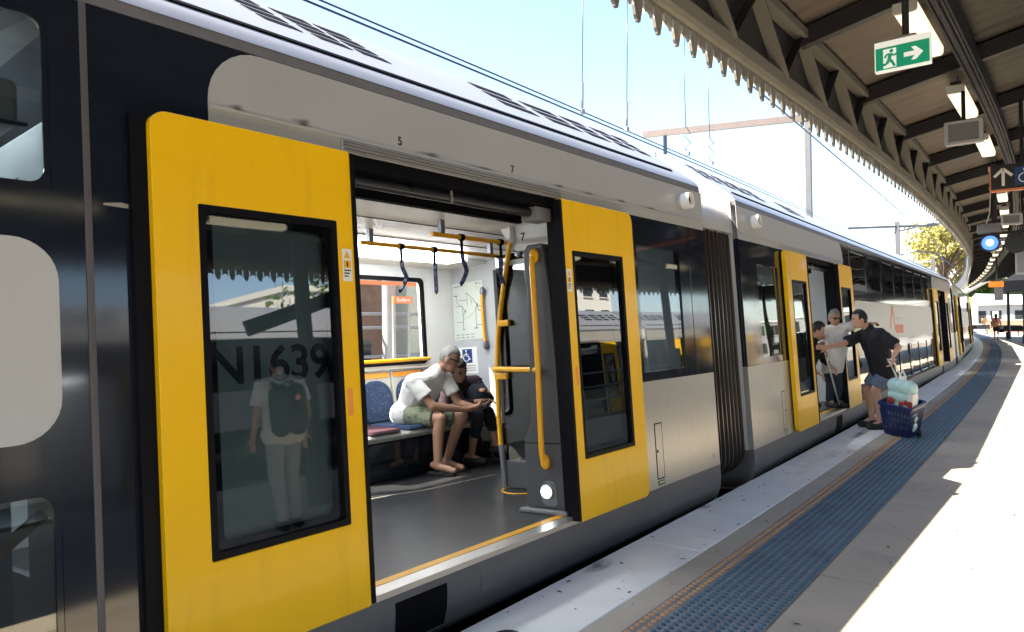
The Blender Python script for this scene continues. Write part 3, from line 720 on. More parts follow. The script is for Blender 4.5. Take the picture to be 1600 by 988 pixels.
# roof lining: sheets of corrugated iron between the rafters, rising to a ridge
def roof_z(d): return 4.03 + 0.205 * d
RSP = 2 * NSP
HALF = 3.55
k0 = -8
for k in range(-8, 36):
    y0 = NODE0 - 0.5 * NSP + k * RSP * 0.5 * 2 - 0.0; y1 = y0 + RSP
    if y0 > YC1: break
    yr = y0
    # rafters on both slopes
    for sg, fx in ((1, fascia_x), (-1, other_x)):
        a = Vector((fx(yr) + sg * 0.0, yr, 3.94)); b = Vector((ridge_x(yr), yr, 3.94 + 0.205 * HALF))
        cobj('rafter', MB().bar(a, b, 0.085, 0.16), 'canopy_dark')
    # lining sheets; ribs run across the platform, so corrugate along y
    if y0 < 68:
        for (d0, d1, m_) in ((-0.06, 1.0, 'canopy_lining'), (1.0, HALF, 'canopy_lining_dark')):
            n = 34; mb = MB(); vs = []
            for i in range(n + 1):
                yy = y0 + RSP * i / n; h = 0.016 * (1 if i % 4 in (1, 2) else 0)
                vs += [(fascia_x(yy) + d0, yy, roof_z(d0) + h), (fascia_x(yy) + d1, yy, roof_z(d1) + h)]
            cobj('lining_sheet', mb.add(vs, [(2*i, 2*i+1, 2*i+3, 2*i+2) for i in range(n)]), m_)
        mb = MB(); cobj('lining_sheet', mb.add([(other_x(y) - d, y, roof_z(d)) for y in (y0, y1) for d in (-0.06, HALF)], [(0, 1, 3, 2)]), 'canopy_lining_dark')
    # roof cover above
    for sg, fx in ((1, fascia_x), (-1, other_x)):
        mb = MB(); vs = [(fx(y) + sg * d, y, roof_z(d) + 0.06) for y in (y0, y1) for d in (-0.12, HALF)]
        cobj('roof_sheet', mb.add(vs, [(0, 1, 3, 2)]), 'galv')
    # cleats where the lining meets the rafter
# longitudinal beams, conduits
bx_ = shift(fascia_x, 0.95)
for o0, z0, z1, m_ in ((1.03, 3.86, 4.10, 'canopy_dark'), (3.0, 3.9, 4.25, 'canopy_dark'), (4.1, 3.9, 4.25, 'canopy_dark'), (6.1, 3.86, 4.10, 'canopy_dark')):
    y = NODE0 - 3 * SEG
    while y < YC1:
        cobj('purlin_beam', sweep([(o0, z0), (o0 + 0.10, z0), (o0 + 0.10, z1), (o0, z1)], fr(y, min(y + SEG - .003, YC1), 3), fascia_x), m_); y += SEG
for dx, dz, r_ in ((-0.02, 3.83, 0.012), (0.03, 3.825, 0.016), (0.09, 3.835, 0.010)):
    cobj('conduit', MB().tube([(fascia_x(y) + 1.07 + dx, y, dz) for y in fr(-6, 67, 70)], r_, 8), 'steel_dark' if dx else 'galv', smooth=40)
# columns with brackets
for k in range(-2, 8):
    y = -4.0 + k * 9.4
    for off in (3.05, 4.15):
        x = fascia_x(y) + off
        c = cobj('column', MB().tube([(x, y, 0.0), (x, y, 0.5), (x, y, 0.52), (x, y, 3.4), (x, y, 4.25)], [0.13, 0.13, 0.095, 0.09, 0.09], 14), 'canopy_dark', smooth=40)
        cobj('column_bracket', MB().bar((x, y, 3.3), (x + (-0.9 if off < 3.5 else 0.9), y, 4.0), 0.06, 0.09), 'canopy_dark')

# ------------------------------------------------------------------ fluorescent battens under the canopy
def batten(y, x, z, label, L=1.22, group='fluorescent battens under the canopy', a=0.0):
    t = thing('fluorescent_light', label, 'light fitting', (x, y, z), (0, 0, a), group)
    obj('diffuser', MB().prism(rrect(-0.085, 0.085, -0.055, 0.03, (0.03, 0.03, 0.01, 0.01), 4), 'y', -L / 2, L / 2), 'tube_light', t, smooth=40)
    for s in (-1, 1): obj('end_cap', MB().prism(rrect(-0.087, 0.087, -0.057, 0.03, (0.03, 0.03, 0.01, 0.01), 4), 'y', min(s * L / 2, s * (L / 2 + .02)), max(s * L / 2, s * (L / 2 + .02))), 'white_print', t)
    obj('mounting_tray', MB().box(-0.05, 0.05, -L / 2, L / 2, 0.031, 0.07), 'plastic_dark', t)
    for s in (-0.4, 0.4): obj('hanger', MB().tube([(0, s, 0.07), (0, s, 0.20)], 0.008, 6), 'galv', t)
    return t
for k in range(-2, 23):
    y = 7.0 + k * 2.62; x = fascia_x(y) + 0.86; a = math.atan2(-(fascia_x(y + .5) - fascia_x(y - .5)), 1.0)
    if k == 0: lb = 'long fluorescent batten just behind the green exit sign'
    elif k == 1: lb = 'fluorescent batten directly above the grey speaker monitor'
    elif k == 2: lb = 'short-looking fluorescent batten between monitor and black arrow sign'
    else: lb = 'warm white fluorescent batten in the row receding beyond the arrow sign' if k > 2 else 'fluorescent batten behind the exit sign, above the sunlit platform'
    batten(y, x, 3.93, lb, a=a)
for k in range(-1, 12):
    y = 6.0 + k * 2.62; batten(y, other_x(y) - 0.95, 3.86, 'fluorescent batten over the opposite platform edge', group='battens over the opposite edge')
# ------------------------------------------------------------------ vestibule fittings of the first carriage
L = lambda y: y + DC - 3.03                                  # photo-measured y -> carriage y
def pe(name, mb, m, parent=car1, **k): return obj(name, mb, m, parent, **k)
# side-facing seats along the far wall
for i, yc in enumerate((4.33, 4.77, 5.21, 5.65)):
    st = pe('seat', MB().prism([(-2.86, 0.40), (-2.24, 0.36), (-2.20, 0.40), (-2.22, 0.43), (-2.80, 0.45), (-2.86, 0.97), (-2.885, 0.98), (-2.885, 0.40)], 'y', L(yc) - 0.215, L(yc) + 0.215), 'seat_shell', bevel=0.012)
    pass
    # pads
    mb = MB(); o = rrect(L(yc) - 0.200, L(yc) + 0.200, -2.77, -2.205, 0.07, 5); vs = [(p[1], p[0], 0.452 - 0.02 * (p[1] + 2.77)) for p in o] + [(p[1] + (0.012 if p[1] < -2.45 else -0.012), p[0] + (0.012 if p[0] < L(yc) else -0.012), 0.478 - 0.02 * (p[1] + 2.77)) for p in o]
    n = len(o); obj('seat_pad', mb.add(vs, [tuple(range(n, 2 * n)), *[(q, (q + 1) % n, n + (q + 1) % n, n + q) for q in range(n)]]), 'seat_maroon' if yc < 4.4 else 'seat_fabric', st, bevel=0.01, smooth=40)
    o = rrect(L(yc) - 0.185, L(yc) + 0.185, 0.47, 0.875, (0.05, 0.05, 0.16, 0.16), 7); mb = MB()
    bk = lambda z, e: -2.80 - 0.115 * (z - 0.45) / 0.52 * 0.5 + e
    vs = [(bk(z, 0.0), y_, z) for y_, z in o] + [(bk(z, 0.045), L(yc) + (y_ - L(yc)) * 0.93, 0.67 + (z - 0.67) * 0.94) for y_, z in o]; n = len(o)
    obj('back_pad', mb.add(vs, [tuple(range(n, 2 * n)), *[(q, (q + 1) % n, n + (q + 1) % n, n + q) for q in range(n)]]), 'seat_fabric', st, bevel=0.012, smooth=40)
    obj('headrest_band', MB().prism(rrect(L(yc) - 0.195, L(yc) + 0.195, 0.90, 0.945, 0.018, 4), 'x', -2.862, -2.846), 'seat_orange', st)
pe('seat_plinth', MB().box(-2.88, -2.35, L(4.13), L(5.87), 0.0, 0.35), 'body_black', bevel=0.02)
gr = pe('wall_grab_rail', MB().tube([(-2.80, L(4.0), 1.06), (-2.80, L(5.45), 1.06), (-2.83, L(5.52), 1.06), (-2.88, L(5.54), 1.06)], 0.018, 12), 'rail_yellow', smooth=40)
for yy in (4.1, 4.9): obj('rail_bracket', MB().tube([(-2.80, L(yy), 1.06), (-2.89, L(yy), 1.06)], 0.012, 8), 'galv', gr)
# route map and notices on the end wall
Ye = L(5.98)
mp = pe('route_map', MB().box(-2.875, -2.43, Ye - 0.006, Ye - 0.001, 1.237, 1.86), 'map_paper')
X0, Z0m, Wm, Hm = -2.875, 1.237, 0.445, 0.623
def mline(pts, w=0.005, m='black_print'):
    for a, b in zip(pts, pts[1:]):
        pa = Vector((X0 + Wm * a[0], Ye - 0.0075, Z0m + Hm * a[1])); pb = Vector((X0 + Wm * b[0], Ye - 0.0075, Z0m + Hm * b[1]))
        obj('map_line', MB().bar(pa, pb, 0.0015, w, (0, 0, 1) if abs(pa.z - pb.z) < abs(pa.x - pb.x) else (1, 0, 0)), m, mp)
mline([(0.06, 0.93), (0.36, 0.95)]); mline([(0.05, 0.78), (0.16, 0.78)], .008); mline([(0.13, 0.78), (0.13, 0.66), (0.32, 0.57), (0.42, 0.48)], .003); mline([(0.08, 0.59), (0.31, 0.59)], .004)
mline([(0.5, 0.8), (0.66, 0.70), (0.80, 0.58), (0.9, 0.55), (0.98, 0.56)]); mline([(0.44, 0.80), (0.50, 0.80)], .007); mline([(0.2, 0.69), (0.49, 0.69)], .004); mline([(0.48, 0.8), (0.48, 0.59)], .003)
mline([(0.32, 0.58), (0.32, 0.18)], .004); mline([(0.10, 0.31), (0.32, 0.31)], .004); mline([(0.30, 0.18), (0.36, 0.18)], .008); mline([(0.33, 0.36), (0.55, 0.40), (0.66, 0.47)], .003, 'grey_print')
mline([(0.74, 0.48), (0.74, 0.20)], .004); mline([(0.74, 0.24), (0.97, 0.24)], .004); mline([(0.66, 0.19), (0.78, 0.19)], .008); mline([(0.72, 0.48), (0.8, 0.62), (0.82, 0.50), (0.95, 0.47)], .006); mline([(0.34, 0.42), (0.40, 0.52), (0.44, 0.46)], .004)
mline([(0.55, 0.70), (0.64, 0.66), (0.6, 0.62)], .004); mline([(0.78, 0.96), (0.82, 0.96)], .014); mline([(0.86, 0.955), (0.95, 0.955)], .006)
for q in range(2):
    for w_ in range(4): mline([(0.07 + w_ * 0.16, 0.09 - q * 0.05), (0.07 + w_ * 0.16 + 0.09, 0.09 - q * 0.05)], .009, 'grey_print')
wn_ = pe('accessible_notice', MB().box(-2.845, -2.56, Ye - 0.006, Ye - 0.001, 0.87, 1.155), 'white_print')
wb = obj('notice_blue', MB().box(-2.775, -2.635, Ye - 0.0075, Ye - 0.006, 0.985, 1.135), 'blue_print', wn_)
def wheelchair(parent, c, s, ax_, up, m='white_print', e=0.0015):
    ax_ = Vector(ax_); up = Vector(up); nn = ax_.cross(up); c = Vector(c) + nn * e
    P = lambda u, v: c + ax_ * (u * s) + up * (v * s)
    mb = MB(); mb.tube([P(-0.10 + 0.26 * cos(t), -0.12 + 0.26 * sin(t)) for t in [radians(100 + 12 * q) for q in range(22)]], 0.035 * s, 6)
    mb.tube([P(-0.08, 0.26), P(-0.06, 0.0), P(0.14, -0.02), P(0.24, -0.26), P(0.32, -0.23)], 0.045 * s, 6); mb.tube([P(-0.07, 0.12), P(0.12, 0.12)], 0.03 * s, 6)
    mb.ell(P(-0.08, 0.37), (0.07 * s,) * 3, 10, 6)
    return obj('wheelchair_symbol', mb, m, parent)
wheelchair(wb, (-2.705, Ye - 0.008, 1.06), 0.15, (1, 0, 0), (0, 0, 1))
for zz in (0.95, 0.925, 0.90): obj('caption_line', MB().box(-2.82, -2.59, Ye - 0.007, Ye - 0.006, zz, zz + 0.008), 'grey_print', wn_)
sr = pe('end_wall_grab_rail', MB().tube([(-2.40, Ye - 0.055, 1.20), (-2.405, Ye - 0.06, 1.45), (-2.41, Ye - 0.055, 1.70)], 0.016, 12), 'rail_yellow', smooth=40)
for zz in (1.17, 1.73): obj('rail_end', MB().ell((-2.405, Ye - 0.04, zz), (0.03, 0.035, 0.055)), 'galv', sr, smooth=True)
# draught screen with white header, glass and bent yellow pole
Yg = L(4.6)
pe('header_panel', MB().prism([(-1.02, 2.058), (-0.30, 2.058), (-0.30, 1.86), (-0.86, 1.86), (-0.95, 1.93)], 'y', Yg - 0.012, Yg + 0.012), 'interior_white')
text('berth_number', '7', 0.085, 'black_print', car1, basis((-0.80, Yg - 0.0135, 1.965), (1, 0, 0), (0, 0, 1)), bold=0.002)
pe('screen_glass', MB().box(-1.10, -0.30, Yg - 0.004, Yg + 0.004, 0.22, 1.855), 'tint_glass')
pe('screen_trim', MB().box(-1.02, -0.32, Yg - 0.010, Yg - 0.0055, 1.76, 1.80), 'interior_grey')
pe('screen_foot', MB().box(-1.10, -0.30, Yg - 0.02, Yg + 0.02, 0.0, 0.215), 'plastic_dark', bevel=0.008)
pole = pe('bent_grab_pole', MB().tube([(-0.90, Yg - .03, 2.06), (-0.905, Yg - .03, 1.99), (-0.97, Yg - .03, 1.75), (-1.04, Yg - .03, 1.48), (-1.10, Yg - .03, 1.2), (-1.13, Yg - .03, 0.94), (-1.138, Yg - .03, 0.6), (-1.135, Yg - .03, 0.34), (-1.13, Yg - .03, 0.30)], 0.020, 14), 'rail_yellow', smooth=40)
obj('pole_socket', MB().tube([(-0.905, Yg - .03, 1.93), (-0.90, Yg - .03, 2.06)], 0.025, 12), 'interior_white', pole, smooth=40)
obj('pole_foot', MB().tube([(-1.13, Yg - .03, 0.34), (-1.12, Yg - 0.02, 0.0)], [0.024, 0.022], 12), 'galv', pole, smooth=40)
obj('pole_bracket', MB().box(-1.09, -0.97, Yg - 0.05, Yg - 0.015, 1.28, 1.33), 'rail_yellow', pole, bevel=0.008)
obj('pole_bracket', MB().box(-1.15, -1.02, Yg - 0.05, Yg - 0.015, 0.86, 0.91), 'rail_yellow', pole, bevel=0.008)
pe('cross_rail', MB().tube([(-1.20, L(4.62), 0.945), (-1.13, L(4.55), 0.945), (-0.23, L(3.915), 0.943)], 0.019, 12), 'rail_yellow', smooth=40)
# door pillar with step lamp
Yp = L(3.95)
pil = pe('door_pillar', MB().prism([(-0.42, 0.03), (-0.075, 0.03), (-0.06, 0.46), (-0.10, 0.60), (-0.13, 1.45), (-0.165, 1.78), (-0.29, 1.785), (-0.325, 1.74), (-0.33, 1.55), (-0.315, 1.50), (-0.345, 0.62), (-0.415, 0.47)], 'y', Yp, Yp + 0.10), 'plastic_dark', bevel=0.012)
obj('pillar_base', MB().box(-0.46, -0.075, Yp - 0.04, Yp + 0.12, 0.0, 0.029), 'plastic_mid', pil, bevel=0.008)
obj('pillar_joint', MB().box(-0.416, -0.062, Yp - 0.0015, Yp + 0.001, 0.455, 0.461), 'slot_black', pil)
obj('lamp_recess', MB().prism(rrect(-0.292, -0.165, 0.05, 0.215, (0.05, 0.03, 0.06, 0.06), 7), 'y', Yp - 0.006, Yp + 0.001), 'galv', pil, bevel=0.004)
obj('step_lamp', MB().tube([(-0.238, Yp - 0.030, 0.145), (-0.238, Yp - 0.006, 0.145)], [0.036, 0.045], 18), 'step_lamp', pil)
obj('lamp_ring', MB().tube([(-0.238, Yp - 0.022, 0.145), (-0.238, Yp - 0.005, 0.145)], [0.05, 0.052], 18), 'plastic_mid', pil)
pr = obj('pillar_grab_rail', MB().tube([(-0.215, Yp - 0.01, 1.70), (-0.215, Yp - 0.045, 1.68), (-0.215, Yp - 0.055, 1.62), (-0.218, Yp - 0.055, 0.94), (-0.231, Yp - 0.055, 0.42), (-0.232, Yp - 0.045, 0.36), (-0.232, Yp - 0.01, 0.34)], 0.019, 12), 'rail_yellow', pil, smooth=40)
for zz in (1.70, 0.34): obj('rail_end', MB().ell((-0.218 if zz > 1 else -0.232, Yp - 0.02, zz), (0.034, 0.03, 0.05)), 'rail_yellow', pr, smooth=True)
# vented console by the end section
cs = pe('vented_console', MB().prism([(L(5.05), 0.0), (L(5.9), 0.0), (L(5.9), 0.42), (L(5.6), 0.40), (L(5.12), 0.17), (L(5.03), 0.10)], 'x', -1.45, -0.65), 'plastic_mid', bevel=0.03)
for q in range(6):
    yy = 5.17 + q * 0.07; zz = 0.17 + (yy - 5.12) * 0.479
    obj('console_rib', MB().bar((-1.38, L(yy), zz + 0.012), (-0.72, L(yy), zz + 0.012), 0.018, 0.014), 'plastic_dark', cs)
# hanging straps
for i, (x, yy, bend) in enumerate(((-1.55, 3.99, 0.035), (-1.55, 4.36, 0.0), (-1.0, 4.09, 0.03), (-1.0, 4.55, -0.02))):
    y_ = L(yy); st = pe('hanging_strap', MB().ring(rrect(x - 0.024, x + 0.024, 1.925, 1.976, 0.022, 4), rrect(x - 0.018, x + 0.018, 1.930, 1.971, 0.017, 4), 'y', y_ - 0.02, y_ + 0.02), 'slot_black')
    obj('strap_web', MB().box(x - 0.004, x + 0.004, y_ - 0.012, y_ + 0.012, 1.82, 1.926), 'slot_black', st)
    pts = [(x, y_, 1.83), (x, y_ + bend * 0.2, 1.78), (x, y_ + bend, 1.73), (x, y_ + bend * 1.3, 1.70), (x, y_ + bend * 0.6, 1.66), (x, y_ - bend * 0.9, 1.60)]
    mb = MB()
    for a, b in zip(pts, pts[1:]): mb.bar(a, b, 0.012, 0.034, (1, 0, 0))
    for p in pts[1:]: mb.ell(p, (0.006, 0.017, 0.017), 8, 6)
    obj('strap_loop', mb, 'strap_blue', st)
# floor markings
mb = MB()
fl = [(-1.99, 3.3), (-1.80, 4.0), (-1.70, 4.25), (-1.66, 4.6), (-1.61, 5.05)]
for a, b in zip(fl, fl[1:]): mb.bar((a[0], L(a[1]), 0.002), (b[0], L(b[1]), 0.002), 0.012, 0.001)
pe('floor_line', mb, 'canopy_cream')
mb = MB(); mb.tube([(-0.92 + 0.17 * cos(t), L(4.56) + 0.17 * sin(t), 0.001) for t in [radians(10 * q) for q in range(37)]], 0.006, 6); pe('floor_ring', mb, 'rail_yellow')
# interior glimpses behind the deck windows
pe('stair_rail', MB().tube([(-0.30, L(0.55), 0.25), (-0.30, L(1.02), 0.60)], 0.022, 10), 'rail_yellow', smooth=40)
pe('stair_panel', MB().box(-0.60, -0.56, L(-0.6), L(1.0), -0.4, 0.9), 'interior_grey')
lt = pe('deck_light', MB().box(-1.8, -1.1, L(-3.0), L(0.9), 2.33, 2.375), 'light_panel')
# numerals above the doors
for ch, yy in (('5', 2.557), ('7', 3.466)):
    text('berth_number', ch, 0.062, 'black_print', car1, basis((0.0042, L(yy), 2.16), (0, 1, 0), (0, 0, 1)), bold=0.001)
# dirt smudges along the rain strip
sm = bpy.data.materials.new('smudge'); sm.use_nodes = True; MATS['smudge'] = sm
n_ = sm.node_tree.nodes; l_ = sm.node_tree.links; b_ = n_['Principled BSDF']; b_.inputs['Base Color'].default_value = (0.02, 0.02, 0.025, 1); b_.inputs['Roughness'].default_value = 0.7
tc = n_.new('ShaderNodeTexCoord'); gr_ = n_.new('ShaderNodeTexGradient'); gr_.gradient_type = 'SPHERICAL'; mp_ = n_.new('ShaderNodeMapping'); mp_.inputs['Location'].default_value = (-1, -1, -1); mp_.inputs['Scale'].default_value = (2, 2, 2)
nz_ = n_.new('ShaderNodeTexNoise'); nz_.inputs['Scale'].default_value = 4.5; nz_.inputs['Detail'].default_value = 6
ml_ = n_.new('ShaderNodeMath'); ml_.operation = 'MULTIPLY'; mr_ = n_.new('ShaderNodeMapRange'); mr_.inputs['From Min'].default_value = 0.18; mr_.inputs['From Max'].default_value = 0.42; mr_.inputs['To Max'].default_value = 0.5
l_.new(tc.outputs['Generated'], mp_.inputs[0]); l_.new(mp_.outputs[0], gr_.inputs[0]); l_.new(tc.outputs['Generated'], nz_.inputs[0])
l_.new(gr_.outputs['Fac'], ml_.inputs[0]); l_.new(nz_.outputs['Fac'], ml_.inputs[1]); l_.new(ml_.outputs[0], mr_.inputs['Value']); l_.new(mr_.outputs[0], b_.inputs['Alpha'])
for yy, w_, h_ in ((1.66, 0.07, 0.035), (1.98, 0.10, 0.05), (2.78, 0.16, 0.035), (3.95, 0.14, 0.03), (4.3, 0.2, 0.025), (4.75, 0.16, 0.03), (5.2, 0.22, 0.025), (3.2, 0.2, 0.022)):
    pe('grime_smudge', MB().add([(0.0045, L(yy) - w_, 2.118 - h_ * .4), (0.0045, L(yy) + w_, 2.118 - h_ * .4), (0.0045, L(yy) + w_, 2.118 + h_), (0.0045, L(yy) - w_, 2.118 + h_)], [(0, 1, 2, 3)]), 'smudge')
# logo on the second carriage: leaning orange A, white caption, orange bar  (y decreasing = away from the gangway end nearest us)
lg = obj('operator_logo', MB().prism([(-1.72, 1.06), (-1.60, 1.06), (-1.22, 1.50), (-1.36, 1.50)], 'x', 0.0042, 0.0055), 'orange_print', car2)
obj('logo_leg', MB().prism([(-1.36, 1.50), (-1.22, 1.50), (-1.05, 1.02), (-1.17, 1.02)], 'x', 0.0056, 0.006), 'orange_print', lg)
obj('logo_bar', MB().box(0.0042, 0.0055, -1.04, -0.12, 0.96, 1.13), 'orange_print', lg)
text('logo_caption', 'Transport', 0.17, 'white_print', lg, basis((0.005, -0.62, 1.27), (0, 1, 0), (0, 0, 1)))
# ------------------------------------------------------------------ hanging signs
def arrow(pts_c, s, ang, x_ax, up, y):  # outline of a block arrow in sign plane
    base = [(-0.5, -0.13), (0.05, -0.13), (-0.12, -0.38), (0.12, -0.38), (0.5, 0), (0.12, 0.38), (-0.12, 0.38), (0.05, 0.13), (-0.5, 0.13)]
    return [(pts_c[0] + s * (p[0] * cos(ang) - p[1] * sin(ang)), pts_c[1] + s * (p[0] * sin(ang) + p[1] * cos(ang))) for p in base]
tl = PY(1367, 67, 5.5); br = PY(1456, 97, 5.5); cx_, cz_ = (tl.x + br.x) / 2, (tl.z + br.z) / 2 
ew, eh = (br.x - tl.x), 0.205
ex = thing('exit_sign', 'green running man exit sign with white arrow hanging from dark rod', 'exit sign', (cx_, 5.5, cz_ - 0.01), (0, 0, 0))
obj('sign_case', MB().prism(rrect(-ew / 2, ew / 2, -eh / 2, eh / 2, 0.006, 3), 'y', -0.02, 0.02), 'exit_white', ex, bevel=0.003)
pn = obj('green_panel', MB().box(-ew / 2 + 0.008, ew / 2 - 0.008, -0.0225, -0.0205, -eh / 2 + 0.012, eh / 2 - 0.043), 'exit_green', ex)
obj('arrow', MB().prism(arrow((ew * 0.20, -0.017), 0.115, 0, 0, 0, 0), 'y', -0.0245, -0.0228), 'exit_white', pn)
dw = obj('doorway', MB().prism([(-0.115, -0.083), (-0.035, -0.083), (-0.035, 0.045), (-0.115, 0.045)], 'y', -0.024, -0.0228), 'exit_white', pn)
mb = MB(); fy = -0.026
for a, b, r in (((-.070, .010), (-.078, -.025), .011), ((-.078, -.025), (-.058, -.05), .009), ((-.058, -.05), (-.045, -.078), .008), ((-.080, -.028), (-.092, -.055), .009), ((-.092, -.055), (-.118, -.060), .008), ((-.070, .010), (-.05, -.005), .006), ((-.05, -.005), (-.032, .002), .006), ((-.074, .010), (-.095, .005), .006), ((-.095, .005), (-.104, -.014), .006)):
    mb.bar((a[0], fy, a[1]), (b[0], fy, b[1]), 0.002, 2 * r, (0, 0, 1) if abs(a[0] - b[0]) > abs(a[1] - b[1]) else (1, 0, 0))
mb.prism([(-.064 + .012 * cos(t), .028 + .012 * sin(t)) for t in [radians(30 * q) for q in range(12)]], 'y', -0.0265, -0.0245)
obj('running_figure', mb, 'exit_green', pn)
obj('hanger', MB().tube([(0.02, 0, eh / 2), (0.02, 0, 3.86 - cz_ + 0.12)], 0.022, 10), 'canopy_dark', ex, smooth=40)
obj('hanger_plate', MB().prism(rrect(-0.045, 0.085, -0.03, 0.03, 0.02, 4), 'z', eh / 2, eh / 2 + 0.012), 'plastic_mid', ex)
def monitor(px0, py0, px1, py1, y, label, zt=3.88, scr='plastic_mid', group=None, dep=0.10):
    a = PY(px0, py0, y); b = PY(px1, py1, y); w = (b.x - a.x) / 2; h = abs(a.z - b.z) / 2
    t = thing('platform_monitor', label, 'monitor', ((a.x + b.x) / 2, y, (a.z + b.z) / 2), group=group)
    obj('casing', MB().ring(rrect(-w, w, -h, h, 0.015, 4), rrect(-w + 0.035, w - 0.035, -h + 0.03, h - 0.025, 0.004, 4), 'y', -dep / 2, dep / 2), 'interior_grey', t, bevel=0.003)
    obj('screen', MB().box(-w + 0.03, w - 0.03, -dep / 2 + 0.012, dep / 2 - 0.01, -h + 0.028, h - 0.022), scr, t)
    obj('drop_rod', MB().tube([(0, 0, h), (0, 0, zt - (a.z + b.z) / 2)], 0.02, 8), 'steel_dark', t, smooth=40)
    return t
monitor(1476, 194, 1537, 221, 9.0, 'grey framed hanging monitor with blank dark screen')
monitor(1564, 336, 1598, 350, 14.5, 'small hanging monitor beyond the blue signal lamp bracket')
monitor(1586, 388, 1612, 428, 17.0, 'tall lilac grey train information display', scr='building_grey')
# black direction sign with arrow
a = PY(1547, 261, 10.0); b = PY(1547, 300, 10.0); hh = (a.z - b.z) / 2
ds = thing('direction_sign', 'black hanging direction sign with white up arrow and orange edge', 'sign', (a.x, 10.0, (a.z + b.z) / 2))
obj('sign_board', MB().box(0.008, 1.5, -0.03, 0.03, -hh + 0.012, hh), 'black_print', ds)
obj('orange_edge', MB().box(0, 1.5, -0.032, 0.032, -hh - 0.012, -hh + 0.0115), 'orange_print', ds)
obj('orange_end', MB().box(-0.006, 0.0075, -0.032, 0.032, -hh + 0.012, hh), 'orange_print', ds)
mb = MB(); cxa = 0.125
for p, q in (((cxa, -0.095), (cxa, 0.085)), ((cxa - 0.085, 0.012), (cxa, 0.097)), ((cxa + 0.085, 0.012), (cxa, 0.097))): mb.bar((p[0], -0.032, p[1]), (q[0], -0.032, q[1]), 0.003, 0.030, (1, 0, 0))
obj('up_arrow', mb, 'white_print', ds)
bp_ = obj('blue_square', MB().box(0.235, 0.45, -0.0325, -0.031, -0.10, 0.10), 'blue_print', ds); wheelchair(bp_, (0.34, -0.034, 0.0), 0.19, (1, 0, 0), (0, 0, 1))
for x in (0.3, 1.2): obj('drop_rod', MB().tube([(x, 0, hh), (x, 0, 3.95 - ds.location.z)], 0.02, 8), 'steel_dark', ds)
# blue signal lamp
c = PY(1547, 380, 16.0)
bl = thing('blue_signal_lamp', 'lit blue signal lamp in dark hood under grey box', 'signal lamp', c)
obj('hood', MB().tube([(0, -0.02, 0), (0, 0.25, 0)], [0.17, 0.16], 8), 'steel_dark', bl)
obj('lens', MB().tube([(0, -0.035, 0), (0, -0.021, 0)], [0.125, 0.13], 20), 'blue_lamp', bl)
obj('lens_core', MB().tube([(0, -0.045, 0.005), (0, -0.036, 0.005)], [0.05, 0.062], 16), 'blue_lamp_core', bl)
obj('junction_box', MB().box(-0.20, 0.18, -0.02, 0.2, 0.19, 0.36), 'galv', bl, bevel=0.01)
obj('second_hood', MB().tube([(0.40, 0.05, -0.02), (0.40, 0.3, -0.02)], [0.19, 0.17], 12), 'steel_dark', bl)
obj('bracket', MB().bar((0, 0.12, 0.18), (0.9, 0.12, 0.18), 0.05, 0.05), 'steel_dark', bl)
obj('drop_pole', MB().tube([(0.06, 0.1, 0.36), (0.06, 0.1, 3.9 - c.z)], 0.05, 10), 'canopy_dark', bl, smooth=40)
obj('feed_cable', MB().tube([(-0.05, 0.0, 0.36), (0.0, 0.02, 0.55), (0.02, 0.02, 0.9), (0.0, 0.05, 3.9 - c.z)], 0.010, 6), 'white_print', bl)
# orange departure board and the lift sign farther along
a = PY(1545, 441, 34.0); b = PY(1571, 448, 34.0)
ob = thing('departure_board', 'orange lit departure board hanging over the far platform', 'display board', ((a.x + b.x) / 2, 34.0, (a.z + b.z) / 2))
w_ = (b.x - a.x) / 2
obj('lit_strip', MB().box(-w_, w_, -0.12, 0.02, -0.11, 0.11), 'screen_orange', ob, bevel=0.02)
obj('grey_panel', MB().box(-w_ * 0.35, w_ * 0.72, -0.10, 0.0, -0.62, -0.12), 'building_grey', ob)
obj('drop_rod', MB().tube([(0, 0, 0.11), (0, 0, 3.95 - ob.location.z)], 0.03, 8), 'steel_dark', ob)
a = PY(1593, 438, 24.0)
ls = thing('lift_sign', 'dark hanging sign with white lettering at the frame of the lift', 'sign', a)
obj('sign_board', MB().box(-0.35, 1.4, -0.03, 0.03, -0.32, 0.0), 'steel_dark', ls); obj('sign_top', MB().prism([(-0.35, 0.0), (1.4, 0.0), (1.4, 0.32), (0.1, 0.32)], 'y', -0.03, 0.03), 'galv', ls)
text('lettering', 'Lift', 0.24, 'white_print', ls, basis((0.26, -0.033, -0.16), (1, 0, 0), (0, 0, 1)))
obj('drop_rod', MB().tube([(0.8, 0, 0.32), (0.8, 0, 4.0 - a.z)], 0.03, 8), 'steel_dark', ls)

